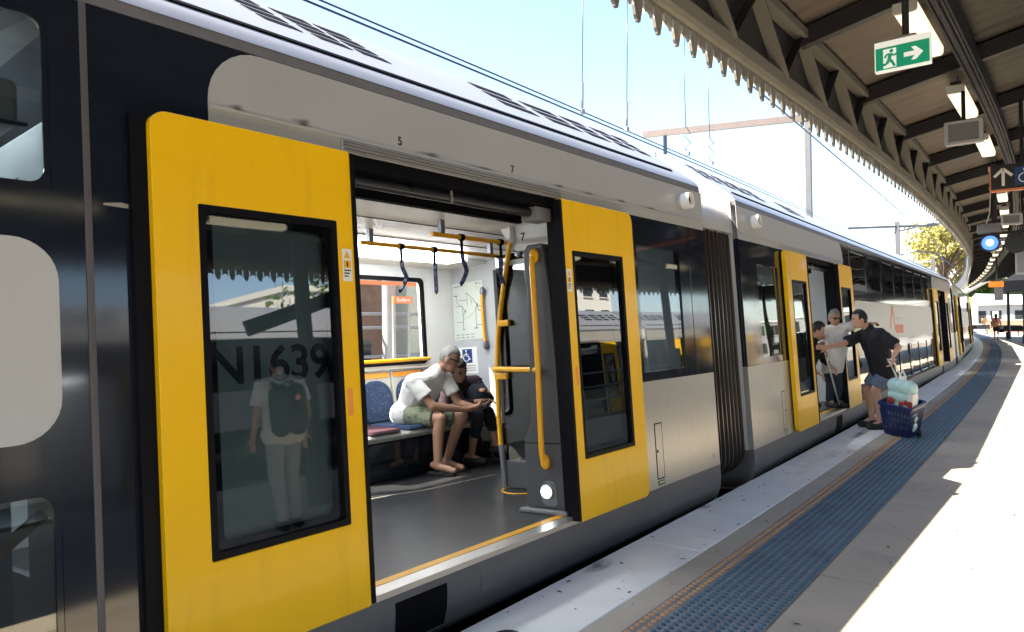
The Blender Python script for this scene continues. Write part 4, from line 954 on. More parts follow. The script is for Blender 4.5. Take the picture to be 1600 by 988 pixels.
# ------------------------------------------------------------------ overhead line
def trk(y): return edge_x(y) - 1.68
def wire(name, label, fx, z, r, y0=-25, y1=105, n=65, mat_='wire'):
    w = obj(name, MB().tube([(fx(y), y, z(y)) for y in fr(y0, y1, n)], r, 6), mat_, smooth=True); return tag(w, label, 'wire', 'overhead wires above the train')
wire('contact_wire', 'thick dark contact wire running just above the train roof', lambda y: trk(y) + 0.03, lambda y: 3.70, 0.0085)
wire('contact_wire', 'second contact wire close beside the first above the roof', lambda y: trk(y) + 0.10, lambda y: 3.705, 0.007)
wire('messenger_wire', 'upper carrying wire high over the track, sagging between masts', lambda y: trk(y) + 0.02, lambda y: 5.3 + 0.5 * (((y % 50) - 25) / 25) ** 2, 0.016)
for i, (px, py, kind) in enumerate(((909, 166, 0), (979, 196, 0), (1075, 238, 1), (1112, 255, 1))):
    p = PX(px, py, -4.17); zt = 5.32; x = p.x; y = p.y
    lb = ['plain dropper wire with pale clamp rising from the contact wire', 'dropper wire rising beside the roof louvres toward the sky', 'curled dropper wire with coiled tail near the gangway', 'curled dropper wire, the one nearer the steel mast'][i]
    if kind: pts = [(x, y, 3.71), (x - 0.02, y - 0.05, 3.78), (x, y + 0.10, 3.86), (x, y - 0.10, 3.92), (x, y + 0.09, 3.99), (x, y - 0.06, 4.05), (x + 0.01, y - .08, 4.10), (x, y - 0.07, 4.5), (x, y - 0.05, zt)]
    else: pts = [(x, y, 3.71), (x, y + 0.01, 3.95), (x, y + 0.04, 4.6), (x, y + 0.06, zt)]
    d = thing('dropper_wire', lb, 'wire', (x, y, 3.7), group='droppers between the overhead wires')
    obj('strand', MB().tube([(a_ - x, b_ - y, c_ - 3.7) for a_, b_, c_ in pts], 0.006, 6), 'wire_copper', d, smooth=True)
    obj('clamp', MB().box(-0.02, 0.02, -0.03, 0.03, -0.02, 0.03), 'galv', d)
    if not kind: obj('sleeve', MB().tube([(0, 0.01, 0.05), (0, 0.02, 0.32)], 0.014, 6), 'galv', d)
# portal with mast and boom beyond the second carriage
a = PY(1005, 211, 23.6); b = PY(1262, 184, 25.0)
ms = thing('overhead_mast', 'grey steel mast with long pinkish boom reaching over the tracks', 'mast', (b.x, 25.0, -1.1))
obj('post', MB().box(-0.085, 0.085, -0.085, 0.085, 0, b.z + 2.2), 'mast_steel', ms)
obj('boom', MB().bar((0.1, 0, b.z + 1.1), (a.x - b.x, a.y - 25.0, a.z + 1.1), 0.12, 0.22), 'boom_steel', ms)
obj('insulator', MB().tube([(a.x - b.x + 0.8, a.y - 24.9, a.z + 0.95), (a.x - b.x + 0.8, a.y - 24.9, a.z + 0.3)], 0.07, 8), 'wire', ms)
a = PY(1325, 357, 58); b = PY(1402, 351, 60); c_ = PY(1465, 352, 61.5)
ms = thing('overhead_mast', 'slim far mast with curved cantilever arms near the yellow tree', 'mast', (b.x, 60.0, -1.1))
obj('post', MB().box(-0.14, 0.14, -0.14, 0.14, 0, b.z + 1.3), 'mast_steel', ms)
obj('boom', MB().bar((a.x - b.x, -2.0, a.z + 1.1), (c_.x - b.x, 1.5, c_.z + 1.1), 0.14, 0.16), 'mast_steel', ms)
obj('cantilever_arm', MB().tube([(-0.9, 0, b.z - 1.4), (1.2, 0.2, b.z - 0.9), (2.4, 0.3, b.z - 1.2), (3.6, 0.4, b.z - 2.3)], 0.05, 6), 'wire', ms)
obj('cantilever_arm', MB().tube([(-1.6, 0, b.z + 0.3), (0.1, 0, b.z + 0.6), (2.2, 0.3, b.z + 1.0), (3.4, 0.3, b.z + 0.8)], 0.05, 6), 'wire', ms)
a = PY(1300, 395, 80); b = PY(1458, 410, 80)
ms = thing('overhead_mast', 'thin distant mast with level arm in front of the yellow tree', 'mast', (b.x, 80.0, -1.1))
obj('post', MB().box(-0.13, 0.13, -0.13, 0.13, 0, b.z + 1.6), 'mast_steel', ms); obj('boom', MB().bar((-3.2, 0, b.z + 1.15), (0, 0, b.z + 1.2), 0.12, 0.14), 'galv', ms)
# ------------------------------------------------------------------ people
mat('skin_light', (0.50, 0.29, 0.20), 0.5, 0, 0.06, 8); mat('skin_tan', (0.36, 0.19, 0.12), 0.5, 0, 0.06, 8)
mat('hair_black', (0.008, 0.008, 0.010), 0.45, 0, 0.3, 30, bump=0.4, bscale=120); mat('hair_grey', (0.22, 0.21, 0.20), 0.6, 0, 0.3, 30, bump=0.5, bscale=120); mat('hair_brown', (0.20, 0.09, 0.04), 0.5, 0, 0.3, 30)
mat('cloth_white', (0.70, 0.70, 0.68), 0.85, 0, 0.06, 6, bump=0.25, bscale=14); mat('cloth_black', (0.010, 0.011, 0.016), 0.9, 0, 0.2, 6, bump=0.25, bscale=14)
mat('cloth_navy', (0.03, 0.04, 0.06), 0.9, 0, 0.2, 6, bump=0.25, bscale=14); mat('denim', (0.13, 0.17, 0.24), 0.9, 0, 0.15, 12, bump=0.25, bscale=18); mat('cloth_purple', (0.04, 0.02, 0.03), 0.9, 0, 0.2, bump=0.25, bscale=14)
camo = mat('camo', (0.20, 0.22, 0.15), 0.9, 0, 0.15, 10, bump=0.25, bscale=14); stain(camo, (0.06, 0.075, 0.04), 14, 0.5, 0.56, 0.9); stain(camo, (0.33, 0.33, 0.26), 10, 0.58, 0.63, 0.8)
mat('cloth_pink', (0.72, 0.30, 0.28), 0.9, 0, 0.1, 6); mat('cloth_paleblue', (0.50, 0.60, 0.70), 0.9, 0, 0.1, 6); mat('cloth_ochre', (0.55, 0.30, 0.14), 0.9, 0, 0.1, 6); mat('cloth_grey', (0.36, 0.38, 0.38), 0.9, 0, 0.1, 6, bump=0.25, bscale=14)
mat('hivis', (0.30, 0.62, 0.03), 0.8, 0, 0.05); mat('pack_green', (0.045, 0.06, 0.05), 0.85, 0, 0.15, 8, bump=0.2, bscale=30); mat('shoe_dark', (0.015, 0.014, 0.015), 0.6); mat('lip', (0.30, 0.12, 0.10), 0.5); mat('eye_dark', (0.01, 0.01, 0.01), 0.2); mat('cane_white', (0.75, 0.76, 0.78), 0.3, 0.3)
def remeshed(name, mb, voxel, m, parent, base, smooth_it=4):
    me = bpy.data.meshes.new(name); me.from_pydata([(v[0] - base.x, v[1] - base.y, v[2] - base.z) for v in mb.v], [], mb.f)
    bm = bmesh.new(); bm.from_mesh(me); bmesh.ops.recalc_face_normals(bm, faces=bm.faces); bm.to_mesh(me); bm.free()
    t = bpy.data.objects.new('tmp', me); COL.objects.link(t)
    r = t.modifiers.new('r', 'REMESH'); r.mode = 'VOXEL'; r.voxel_size = voxel; r.use_smooth_shade = True
    if smooth_it: s = t.modifiers.new('s', 'SMOOTH'); s.iterations = smooth_it; s.factor = 0.5
    dg = bpy.context.evaluated_depsgraph_get(); out = bpy.data.meshes.new_from_object(t.evaluated_get(dg)); bpy.data.objects.remove(t)
    if name in ('shirt', 'shorts', 'trousers', 'bag_body', 'pack_body'):
        import numpy as np
        from mathutils import noise as NZ
        nv = len(out.vertices); co = np.empty(nv * 3, 'f'); nr = np.empty(nv * 3, 'f'); out.vertices.foreach_get('co', co); out.vertex_normals.foreach_get('vector', nr)
        cs = co.reshape(-1, 3); ds_ = np.empty(nv, 'f'); bb = tuple(base); nz = NZ.noise
        for i, (x, y, z) in enumerate(cs.tolist()):
            x += bb[0]; y += bb[1]; z += bb[2]
            ds_[i] = 0.0028 * (nz((x * 16, y * 16, z * 9)) + 0.6 * nz((x * 34 + 5, y * 34, z * 22))) + 0.0045 * (1 - abs(nz((x * 9 + z * 6, y * 9 - z * 5, z * 13))) * 2)
        out.vertices.foreach_set('co', (cs + nr.reshape(-1, 3) * ds_[:, None]).ravel())
        out.update()
    for p in out.polygons: p.use_smooth = True
    o = obj(name, out, m, parent); return o
def hand(mb, wrist, d, palm, s=1.0, curl=0.5, thumb=1):
    """d = direction from wrist to knuckles, palm = direction the palm faces"""
    d = Vector(d).normalized(); palm = Vector(palm); palm = (palm - d * palm.dot(d)).normalized(); ac = d.cross(palm) * thumb
    w = Vector(wrist)
    for k in (-1, 0, 1): mb.cap(w + ac * (0.012 * k * s), w + d * (0.085 * s) + ac * (0.022 * k * s), 0.019 * s, 0.016 * s, 8)
    for k, ln in ((-1.5, 0.060), (-0.5, 0.072), (0.5, 0.078), (1.5, 0.070)):
        p = w + d * (0.088 * s) + ac * (0.0185 * k * s); q = d
        for seg, fl in enumerate((0.45, 0.32, 0.25)):
            q = (q * cos(curl * 0.9) + palm * sin(curl * 0.9)).normalized(); n_ = p + q * (ln * fl * s * 1.15); mb.cap(p, n_, 0.0098 * s, 0.0085 * s, 8); p = n_
            palm2 = palm
    p = w + d * (0.03 * s) + ac * (0.028 * s); q = (d * 0.65 + ac * 0.7 + palm * 0.35).normalized(); n_ = p + q * 0.045 * s; mb.cap(p, n_, 0.013 * s, 0.011 * s, 8)
    q2 = (d * 0.8 + ac * 0.25 + palm * 0.5).normalized(); mb.cap(n_, n_ + q2 * 0.032 * s, 0.0105 * s, 0.009 * s, 8)
def person(label, J, spec, base, s=1.0, voxel=0.0085, group=None):
    base = Vector(base); J = {k: Vector(v) for k, v in J.items()}
    root = thing('person', label, 'person', base, group=group)
    f = Vector(spec['face']).normalized(); up = Vector(spec.get('up', (0, 0, 1))).normalized(); up = (up - f * up.dot(f)).normalized(); lf = up.cross(f)
    hd = J['head']; body = MB(); shirt = MB(); low = MB()
    Rm = Matrix((lf, f, up)).transposed()
    # head
    body.ell(hd + up * 0.012 * s, (0.076 * s, 0.094 * s, 0.108 * s), 18, 14, Rm)
    body.ell(hd + f * 0.030 * s - up * 0.055 * s, (0.056 * s, 0.062 * s, 0.066 * s), 14, 10, Rm)
    body.cap(hd + f * 0.088 * s + up * 0.012 * s, hd + f * 0.108 * s - up * 0.022 * s, 0.009 * s, 0.015 * s, 8)
    body.cap(hd + f * 0.085 * s - up * 0.058 * s - lf * 0.018 * s, hd + f * 0.085 * s - up * 0.058 * s + lf * 0.018 * s, 0.010 * s, 0.010 * s, 8)
    for k in (-1, 1): body.ell(hd + lf * (0.078 * k * s) - f * 0.005 * s - up * 0.008 * s, (0.010 * s, 0.020 * s, 0.032 * s), 10, 8, Rm)
    body.cap(J['neck'], hd - up * 0.05 * s - f * 0.01 * s, 0.056 * s, 0.052 * s)
    # torso
    pl, ch = J['pelvis'], J['chest']; sw = (J['sl'] - J['sr']); sd = sw.normalized(); hl, hr = J['hl'], J['hr']
    hw = (hl - hr).normalized(); fat = spec.get('fat', 1.0)
    def torso(mb, e):
        mb.cap(hl, hr, 0.098 * s * fat + e, 0.098 * s * fat + e); mid = (pl + ch) / 2
        for k in (-1, 1):
            a = pl + hw * 0.065 * k * s; b = mid + (hw + sd).normalized() * 0.060 * k * s; c = ch + sd * 0.075 * k * s
            mb.cap(a, b, 0.100 * s * fat + e, 0.098 * s * fat + e); mb.cap(b, c, 0.098 * s * fat + e, 0.104 * s + e)
            sh = J['sl'] if k > 0 else J['sr']; mb.cap(c, sh - sd * 0.02 * k * s, 0.095 * s + e, 0.052 * s + e)
        mb.cap(J['sl'], J['sr'], 0.052 * s + e, 0.052 * s + e); mb.cap(ch, J['neck'], 0.085 * s + e, 0.056 * s + e * 0.6)
    torso(body, 0)
    fem = spec.get('leg', 1.0)
    for k, sh, el, wr in ((1, 'sl', 'el', 'wl'), (-1, 'sr', 'er', 'wr')):
        body.cap(J[sh], J[el], 0.049 * s, 0.040 * s); body.cap(J[el], J[wr], 0.041 * s, 0.027 * s)
        hdv = J.get('d' + wr[1], J[wr] - J[el]); pv = J.get('p' + wr[1], Vector((0, 0, -1)) if abs(hdv.normalized().z) < .8 else -f)
        hand(body, J[wr], hdv, pv, s, spec.get('curl', 0.5), k)
    for k, h, kn, an, to in ((1, 'hl', 'kl', 'al', 'tl'), (-1, 'hr', 'kr', 'ar', 'tr')):
        body.cap(J[h], J[kn], 0.084 * s * fem, 0.058 * s * fem); kn_ = J[kn]; an_ = J[an]; cf = kn_.lerp(an_, 0.3) - (J[to] - an_).normalized() * 0.012 * s
        body.cap(kn_, cf, 0.056 * s * fem, 0.057 * s * fem); body.cap(cf, an_, 0.055 * s * fem, 0.036 * s); body.cap(an_, J[to] - Vector((0, 0, 0.0)), 0.036 * s, 0.028 * s); body.cap(an_, an_ - (J[to] - an_).normalized() * 0.05 * s, 0.036 * s, 0.032 * s)
    remeshed('body', body, voxel, spec['skin'], root, base)
    # clothing
    e = spec.get('loose', 0.016)
    torso(shirt, e); sl = spec.get('sleeve', 0.6)
    for sh, el, wr in (('sl', 'el', 'wl'), ('sr', 'er', 'wr')):
        a = J[sh]
        if sl <= 1: shirt.cap(a, a.lerp(J[el], sl), 0.058 * s + e * .4, 0.062 * s + e * .5, flat=False) if sl < .05 else shirt.tube([a - (J[el] - a).normalized() * .03, a, a.lerp(J[el], sl)], [0.04 * s, 0.060 * s + e * .4, 0.058 * s + e * .7], 14)
        else: shirt.cap(a, J[el], 0.062 * s, 0.054 * s); shirt.cap(J[el], J[el].lerp(J[wr], sl - 1), 0.054 * s, 0.042 * s)
    remeshed('shirt', shirt, voxel * 1.1, spec['top'], root, base, 5)
    lg = spec.get('legs', 0.8)
    low.cap(hl, hr, 0.108 * s * fat + e * .4, 0.108 * s * fat + e * .4); low.cap(pl, pl.lerp(ch, 0.18), 0.11 * s * fat, 0.10 * s * fat)
    for h, kn, an in (('hl', 'kl', 'al'), ('hr', 'kr', 'ar')):
        if lg <= 1: low.cap(J[h], J[h].lerp(J[kn], 0.1), 0.095 * s * fem, 0.095 * s * fem); low.tube([J[h].lerp(J[kn], -0.05), J[h].lerp(J[kn], 0.3), J[h].lerp(J[kn], lg)], [0.07 * s, 0.099 * s * fem, 0.088 * s * fem], 14)
        else: low.cap(J[h], J[kn], 0.097 * s * fem, 0.072 * s * fem); low.cap(J[kn], J[kn].lerp(J[an], lg - 1), 0.071 * s * fem, 0.055 * s)
    remeshed('trousers' if lg > 1 else 'shorts', low, voxel * 1.1, spec['bottom'], root, base, 5)
    for an, to in (('al', 'tl'), ('ar', 'tr')):
        d = (J[to] - J[an]); d.z = 0; d.normalize(); sh = MB(); a = Vector((J[an].x, J[an].y, J[to].z - 0.002))
        if spec.get('shoe', 'shoe') == 'shoe': sh.cap(a - d * 0.055 * s, a + d * 0.15 * s, 0.047 * s, 0.044 * s); sh.cap(J[an] - Vector((0, 0, .02)), a + d * 0.06 * s, 0.046 * s, 0.044 * s)
        else:
            a.z = J[to].z - 0.034 * s; x = Vector((-d.y, d.x, 0)); o_ = [(a + d * (u * s) + x * (v * s)) for u, v in ((-.085, -.03), (-.085, .03), (0, .035), (.10, .05), (.17, .03), (.185, 0), (.17, -.03), (.10, -.05), (0, -.035))]
            sh.add([(p.x, p.y, a.z - .008) for p in o_] + [(p.x, p.y, a.z + .014) for p in o_], [tuple(range(9)), tuple(range(9, 18)), *[(i, (i + 1) % 9, 9 + (i + 1) % 9, 9 + i) for i in range(9)]])
            sh.tube([a + d * .04 + x * .045, a + d * .10 + Vector((0, 0, .06)), a + d * .14], .008, 6); sh.tube([a + d * .04 - x * .045, a + d * .10 + Vector((0, 0, .06)), a + d * .14], .008, 6)
        if spec.get('shoe', 'shoe') == 'shoe': remeshed('shoe', sh, voxel, spec.get('shoemat', 'shoe_dark'), root, base, 3)
        else: obj('sandal', MB().add([Vector(v) - base for v in sh.v], sh.f), 'shoe_dark', root)
    # hair: shell over the skull, cut back at the face
    hs = spec.get('hairstyle', 'short'); mb = MB(); mb.ell(Vector((0, 0, 0)), (1, 1, 1), 28, 20); vs = []
    for v in mb.v:
        v = Vector(v); lim = 0.46 if v.y > 0.25 else (-0.30 if v.y > -0.3 else -0.62)
        if hs == 'long': lim = 0.30 if v.y > 0.45 else -0.95
        k = 1.07 if hs == 'short' else 1.15
        if hs == 'crop': k = 1.05; lim = 0.35 if v.y > 0.2 else (-0.25 if v.y > -.3 else -0.55)
        if hs == 'full': k = 1.13 + 0.05 * sin(9 * v.x + 7 * v.z)
        if v.z < lim: k = 0.80
        k *= 1 + (random.uniform(-.045, .045) if hs == 'full' else random.uniform(-.02, .02))
        p = hd + up * (0.016 * s) + lf * (v.x * 0.077 * s * k) + f * (v.y * 0.095 * s * k) + up * (v.z * 0.109 * s * k); vs.append(p - base)
    h = obj('hair', MB().add(vs, mb.f), spec['hair'], root, smooth=True)
    if hs == 'long':
        t = MB(); t.cap(hd - f * 0.05 * s, hd - f * 0.075 * s - up * 0.24 * s, 0.085 * s, 0.06 * s); remeshed('hair_length', t, 0.012, spec['hair'], h, base, 3)
    # face details
    ey = MB(); 
    for k in (-1, 1): ey.ell(hd + f * 0.083 * s + lf * 0.032 * k * s + up * 0.006 * s - base, (0.013 * s, 0.010 * s, 0.007 * s), 10, 8, Rm)
    obj('eyes', ey, 'eye_dark', root, smooth=True)
    ey = MB()
    for k in (-1, 1): ey.bar(hd + f * 0.093 * s + lf * 0.016 * k * s + up * 0.026 * s - base, hd + f * 0.082 * s + lf * 0.050 * k * s + up * 0.027 * s - base, 0.008 * s, 0.007 * s)
    obj('eyebrows', ey, spec['hair'], root)
    obj('mouth', MB().bar(hd + f * 0.0955 * s - up * 0.053 * s - lf * 0.022 * s - base, hd + f * 0.0955 * s - up * 0.053 * s + lf * 0.022 * s - base, 0.006 * s, 0.008 * s), 'lip', root)
    if spec.get('glasses'):
        gl = MB()
        for k in (-1, 1):
            gl.ell(hd + f * 0.098 * s + lf * 0.034 * k * s + up * 0.004 * s - base, (0.028 * s, 0.007 * s, 0.019 * s), 12, 8, Rm)
            gl.bar(hd + f * 0.09 * s + lf * 0.060 * k * s + up * 0.010 * s - base, hd - f * 0.01 * s + lf * 0.082 * k * s + up * 0.010 * s - base, 0.006 * s, 0.008 * s)
        gl.bar(hd + f * 0.103 * s - lf * 0.01 * s + up * 0.006 * s - base, hd + f * 0.103 * s + lf * 0.01 * s + up * 0.006 * s - base, 0.004, 0.006)
        obj('glasses', gl, spec['glasses'], root, smooth=True)
    return root
bpy.context.view_layer.update()
M1 = Matrix.LocRotScale(car1.location, car1.rotation_euler, None); M2 = Matrix.LocRotScale(car2.location, car2.rotation_euler, None)
def C1(x, y, z): return M1 @ Vector((x, L(y), z))
def C1d(x, y, z): return M1.to_3x3() @ Vector((x, y, z))
# seated man
J = dict(pelvis=C1(-2.50, 4.91, .565), chest=C1(-2.33, 4.90, .80), neck=C1(-2.19, 4.98, .94), head=C1(-2.10, 5.05, 1.045),
         sl=C1(-2.22, 5.09, .87), sr=C1(-2.28, 4.74, .86), el=C1(-2.12, 5.16, .62), er=C1(-2.13, 4.83, .62), wl=C1(-1.97, 5.22, .58), wr=C1(-1.99, 5.14, .565),
         hl=C1(-2.48, 4.96, .56), hr=C1(-2.48, 4.77, .56), kl=C1(-2.07, 5.15, .50), kr=C1(-2.08, 4.86, .505), al=C1(-2.16, 4.99, .085), ar=C1(-2.10, 4.82, .085), tl=C1(-2.00, 5.03, .045), tr=C1(-1.94, 4.86, .045),
         dl=C1d(.6, .8, 0), dr=C1d(.5, .85, .05), pl=C1d(-.6, .3, .5), pr=C1d(-.4, .3, .6))
person('seated man in white t-shirt, sunglasses and camouflage shorts looking at a phone', J, dict(skin='skin_tan', top='cloth_white', bottom='camo', hair='hair_grey', hairstyle='crop', face=C1d(.75, .52, -.42), up=C1d(.4, .3, 1), sleeve=.62, legs=.86, shoe='sandal', glasses='eye_dark', loose=.022, fat=0.98), C1(-2.3, 4.9, 0), 1.0)
ph = thing('smartphone', 'dark smartphone held up by the seated man', 'phone', C1(-1.915, 5.30, .60), (0.3, -0.4, 0.5))
obj('handset', MB().prism(rrect(-0.036, 0.036, -0.075, 0.075, 0.01, 4), 'z', -0.004, 0.004), 'slot_black', ph); obj('display', MB().prism(rrect(-0.033, 0.033, -0.07, 0.07, 0.006, 3), 'z', 0.0041, 0.0046), 'window_dark', ph)
# seated woman beside him
J = dict(pelvis=C1(-2.50, 5.47, .565), chest=C1(-2.38, 5.45, .76), neck=C1(-2.26, 5.36, .85), head=C1(-2.18, 5.25, .925),
         sl=C1(-2.28, 5.60, .80), sr=C1(-2.32, 5.28, .80), el=C1(-2.13, 5.62, .62), er=C1(-2.17, 5.27, .60), wl=C1(-2.05, 5.47, .70), wr=C1(-2.03, 5.38, .62),
         hl=C1(-2.47, 5.56, .55), hr=C1(-2.47, 5.39, .55), kl=C1(-2.07, 5.52, .49), kr=C1(-2.06, 5.36, .49), al=C1(-2.02, 5.58, .17), ar=C1(-2.16, 5.34, .085), tl=C1(-1.88, 5.62, .12), tr=C1(-2.02, 5.38, .045))
person('woman in dark clothes hunched on the seat beside the man', J, dict(skin='skin_tan', top='cloth_purple', bottom='cloth_black', hair='hair_black', hairstyle='full', face=C1d(.85, -.15, -.42), up=C1d(.4, -.2, 1), sleeve=1.5, legs=1.45), C1(-2.3, 5.45, 0), 0.92)
bk = thing('lap_bag', 'dark grey rounded bag held on the seated woman\'s lap', 'bag', C1(-2.13, 5.45, .60))
mb = MB(); mb.ell((0, 0, 0.06), (0.10, 0.13, 0.14), 16, 12); obj('bag_body', mb, 'cloth_navy', bk, smooth=True); obj('bag_pocket', MB().ell((0.07, 0.0, 0.0), (0.05, 0.09, 0.07), 12, 8), 'cloth_black', bk, smooth=True)
obj('bag_handle', MB().tube([(0, -.05, .19), (0.02, -.03, .235), (0.02, .03, .235), (0, .05, .19)], .009, 8), 'cloth_black', bk)
bk = thing('floor_bag', 'black bag resting on the carriage floor beside the seats', 'bag', C1(-2.12, 5.79, 0.0), C1d(0, 0, 0))
obj('bag_body', MB().ell((0, 0, 0.16), (0.15, 0.13, 0.17), 16, 12), 'cloth_black', bk, smooth=True); obj('bag_strap', MB().tube([(0, -.08, .28), (.03, -.04, .36), (.03, .04, .36), (0, .08, .28)], .012, 8), 'cloth_black', bk)
# man in black on the platform, reaching to the door
fd = Vector((-0.80, -0.58, 0)); lfv = Vector((0.58, -0.80, 0))
pel = PY(1379, 580, 11.08); chs = PY(1366, 532, 10.95) ; nk = PY(1357, 514, 10.88); hd = PY(1343, 499, 10.80)
J = dict(pelvis=pel, chest=chs, neck=nk, head=hd, sl=PY(1376, 522, 10.80), sr=PY(1349, 523, 11.02), el=PY(1404, 543, 10.74), wl=PY(1396, 556, 10.66), er=PY(1318, 537, 10.80), wr=PY(1292, 543, 10.52), dl=Vector((-.1, -.1, -1)), pl=Vector((-.7, -.6, 0)), dr=Vector((-.85, -.5, .05)), pr=Vector((.5, -.85, 0)),
         hl=pel + lfv * 0.09, hr=pel - lfv * 0.09, kl=Vector((-2.42, 10.98, .53)), kr=Vector((-2.56, 11.16, .53)), al=Vector((-2.36, 11.02, .095)), ar=Vector((-2.52, 11.24, .095)), tl=Vector((-2.48, 10.93, .05)), tr=Vector((-2.64, 11.15, .05)))
person('man in black t-shirt and blue shorts leaning toward the carriage doorway', J, dict(skin='skin_light', top='cloth_black', bottom='denim', hair='hair_black', hairstyle='short', face=(-.82, -.45, -.12), up=(-.15, -.1, 1), sleeve=.85, legs=.78, loose=.028, curl=.6), (-2.44, 11.1, 0), 1.04)
# elderly woman in the doorway of the second carriage
fl2 = 0.262
ct = PY(1303, 532, 11.02)
J = dict(pelvis=PY(1302, 571, 11.02), chest=PY(1303, 530, 11.0), neck=PY(1304, 513, 11.0), head=PY(1304, 497, 10.97), sl=PY(1321, 512, 11.02), sr=PY(1288, 517, 10.95), el=PY(1343, 507, 11.25), wl=PY(1362, 506, 11.50), er=PY(1281, 540, 10.72), wr=PY(1286, 546, 10.60), dl=Vector((.35, .85, .1)), dr=Vector((.3, -.2, -.3)), pr=Vector((0, -.5, -.8)),
         hl=PY(1309, 574, 11.06), hr=PY(1295, 574, 10.98))
for k, n1 in ((1, 'l'), (-1, 'r')):
    h = J['h' + n1]; J['k' + n1] = Vector((h.x + .03, h.y - .02, 0.60)); J['a' + n1] = Vector((h.x + .0, h.y, fl2 + 0.10)); J['t' + n1] = Vector((h.x + .10, h.y - .09, fl2 + 0.052))
person('grey haired woman in white top standing in the carriage doorway with a cane', J, dict(skin='skin_tan', top='cloth_white', bottom='cloth_navy', hair='hair_grey', hairstyle='full', face=(.62, -.72, -.12), sleeve=.45, legs=1.9, loose=.024, glasses='window_dark', fat=1.1), (J['pelvis'].x, J['pelvis'].y, fl2), 0.93)
w0 = J['wr'] + Vector((.03, -.03, -.02)); cb = PY(1312, 641, 10.98); cb.z = 0.275
cn = thing('walking_cane', 'white walking cane with curved handle planted on the door sill', 'cane', cb)
q = w0 - cb; obj('shaft', MB().tube([(0, 0, 0.02), q * 0.9, q, q + Vector((0.02, 0.04, .09)), q + Vector((0.01, 0.07, .13)), q + Vector((-.04, .03, .14)), q + Vector((-.08, -.02, .11))], 0.012, 8), 'cane_white', cn, smooth=True)
obj('ferrule', MB().tube([(0, 0, 0), (0, 0, 0.03)], 0.016, 8), 'rubber', cn)
# second passenger in the dark of the doorway
b0 = PY(1277, 516, 10.7)
o_ = lambda x, y, z: Vector((b0.x + x, b0.y + y, z))
J = dict(head=b0, neck=o_(-.05, .0, b0.z - .13), chest=o_(-.12, 0, b0.z - .30), pelvis=o_(-.22, 0, b0.z - .62), sl=o_(-.02, .16, b0.z - .2), sr=o_(-.18, -.12, b0.z - .2), el=o_(.03, .15, b0.z - .42), er=o_(-.12, -.2, b0.z - .45), wl=o_(.14, .1, b0.z - .5), wr=o_(.02, -.1, b0.z - .58), hl=o_(-.17, .08, b0.z - .64), hr=o_(-.27, -.07, b0.z - .64), kl=o_(-.12, .08, .64), kr=o_(-.24, -.07, .64), al=o_(-.17, .08, fl2 + .09), ar=o_(-.28, -.07, fl2 + .09), tl=o_(-.04, .12, fl2 + .048), tr=o_(-.15, -.03, fl2 + .048))
person('dark haired passenger in dark clothes bending just inside the open doorway', J, dict(skin='skin_light', top='cloth_black', bottom='cloth_black', hair='hair_black', hairstyle='full', face=(.8, .5, -.4), sleeve=1.5, legs=1.9), (b0.x - .2, b0.y, fl2), 0.92)
# passenger in a hi-vis vest behind the end window of the second carriage
b0 = PX(1187, 452, -3.35); b0.z = 1.62
o_ = lambda x, y, z: Vector((b0.x + x, b0.y + y, z))
J = dict(head=b0, neck=o_(0, 0, b0.z - .14), chest=o_(0, 0, b0.z - .32), pelvis=o_(0, 0, b0.z - .68), sl=o_(-.12, .12, b0.z - .2), sr=o_(.12, -.12, b0.z - .2), el=o_(-.16, .16, b0.z - .48), er=o_(.16, -.16, b0.z - .48), wl=o_(-.1, .06, b0.z - .62), wr=o_(.1, -.16, b0.z - .7), hl=o_(-.06, .06, b0.z - .7), hr=o_(.06, -.06, b0.z - .7), kl=o_(-.06, .04, .62), kr=o_(.06, -.08, .62), al=o_(-.06, .06, fl2 + .08), ar=o_(.06, -.06, fl2 + .08), tl=o_(-.14, -.02, fl2 + .04), tr=o_(-.02, -.14, fl2 + .04))
person('passenger in a green high visibility vest behind the end window glass', J, dict(skin='skin_light', top='hivis', bottom='cloth_navy', hair='hair_black', face=(-.6, -.7, 0), sleeve=.4, legs=1.9), (b0.x, b0.y, fl2), 1.0, 0.011)
def walker(label, px, py, ht, d, spec, ph=0.25, vox=0.013, at=None):
    p = at or PZ(px, py, 0.0); s = ht / 1.74; d = Vector(d).normalized(); l_ = Vector((-d.y, d.x, 0))
    o_ = lambda a, b, z: p + d * (a * s) + l_ * (b * s) + Vector((0, 0, z * s))
    J = dict(head=o_(.02, 0, 1.62), neck=o_(0, 0, 1.48), chest=o_(0, 0, 1.28), pelvis=o_(0, 0, .95), sl=o_(0, .18, 1.41), sr=o_(0, -.18, 1.41), el=o_(-.04, .25, 1.13), er=o_(.02, -.25, 1.13), wl=o_(.08, .25, .90), wr=o_(.16, -.24, .92), hl=o_(0, .09, .92), hr=o_(0, -.09, .92), kl=o_(.10 + ph * .3, .09, .50), kr=o_(.04, -.09, .50), al=o_(ph, .09, .085), ar=o_(-ph, -.09, .10), tl=o_(ph + .14, .09, .045), tr=o_(-ph + .14, -.09, .045))
    return person(label, J, dict(face=d, **spec), p, s, vox), J
r1, J1 = walker('woman in pink top and black skirt walking away along the platform', 1557, 532, 1.78, (-.1, 1, 0), dict(skin='skin_light', top='cloth_pink', bottom='cloth_black', hair='hair_black', hairstyle='long', sleeve=1.4, legs=.75))
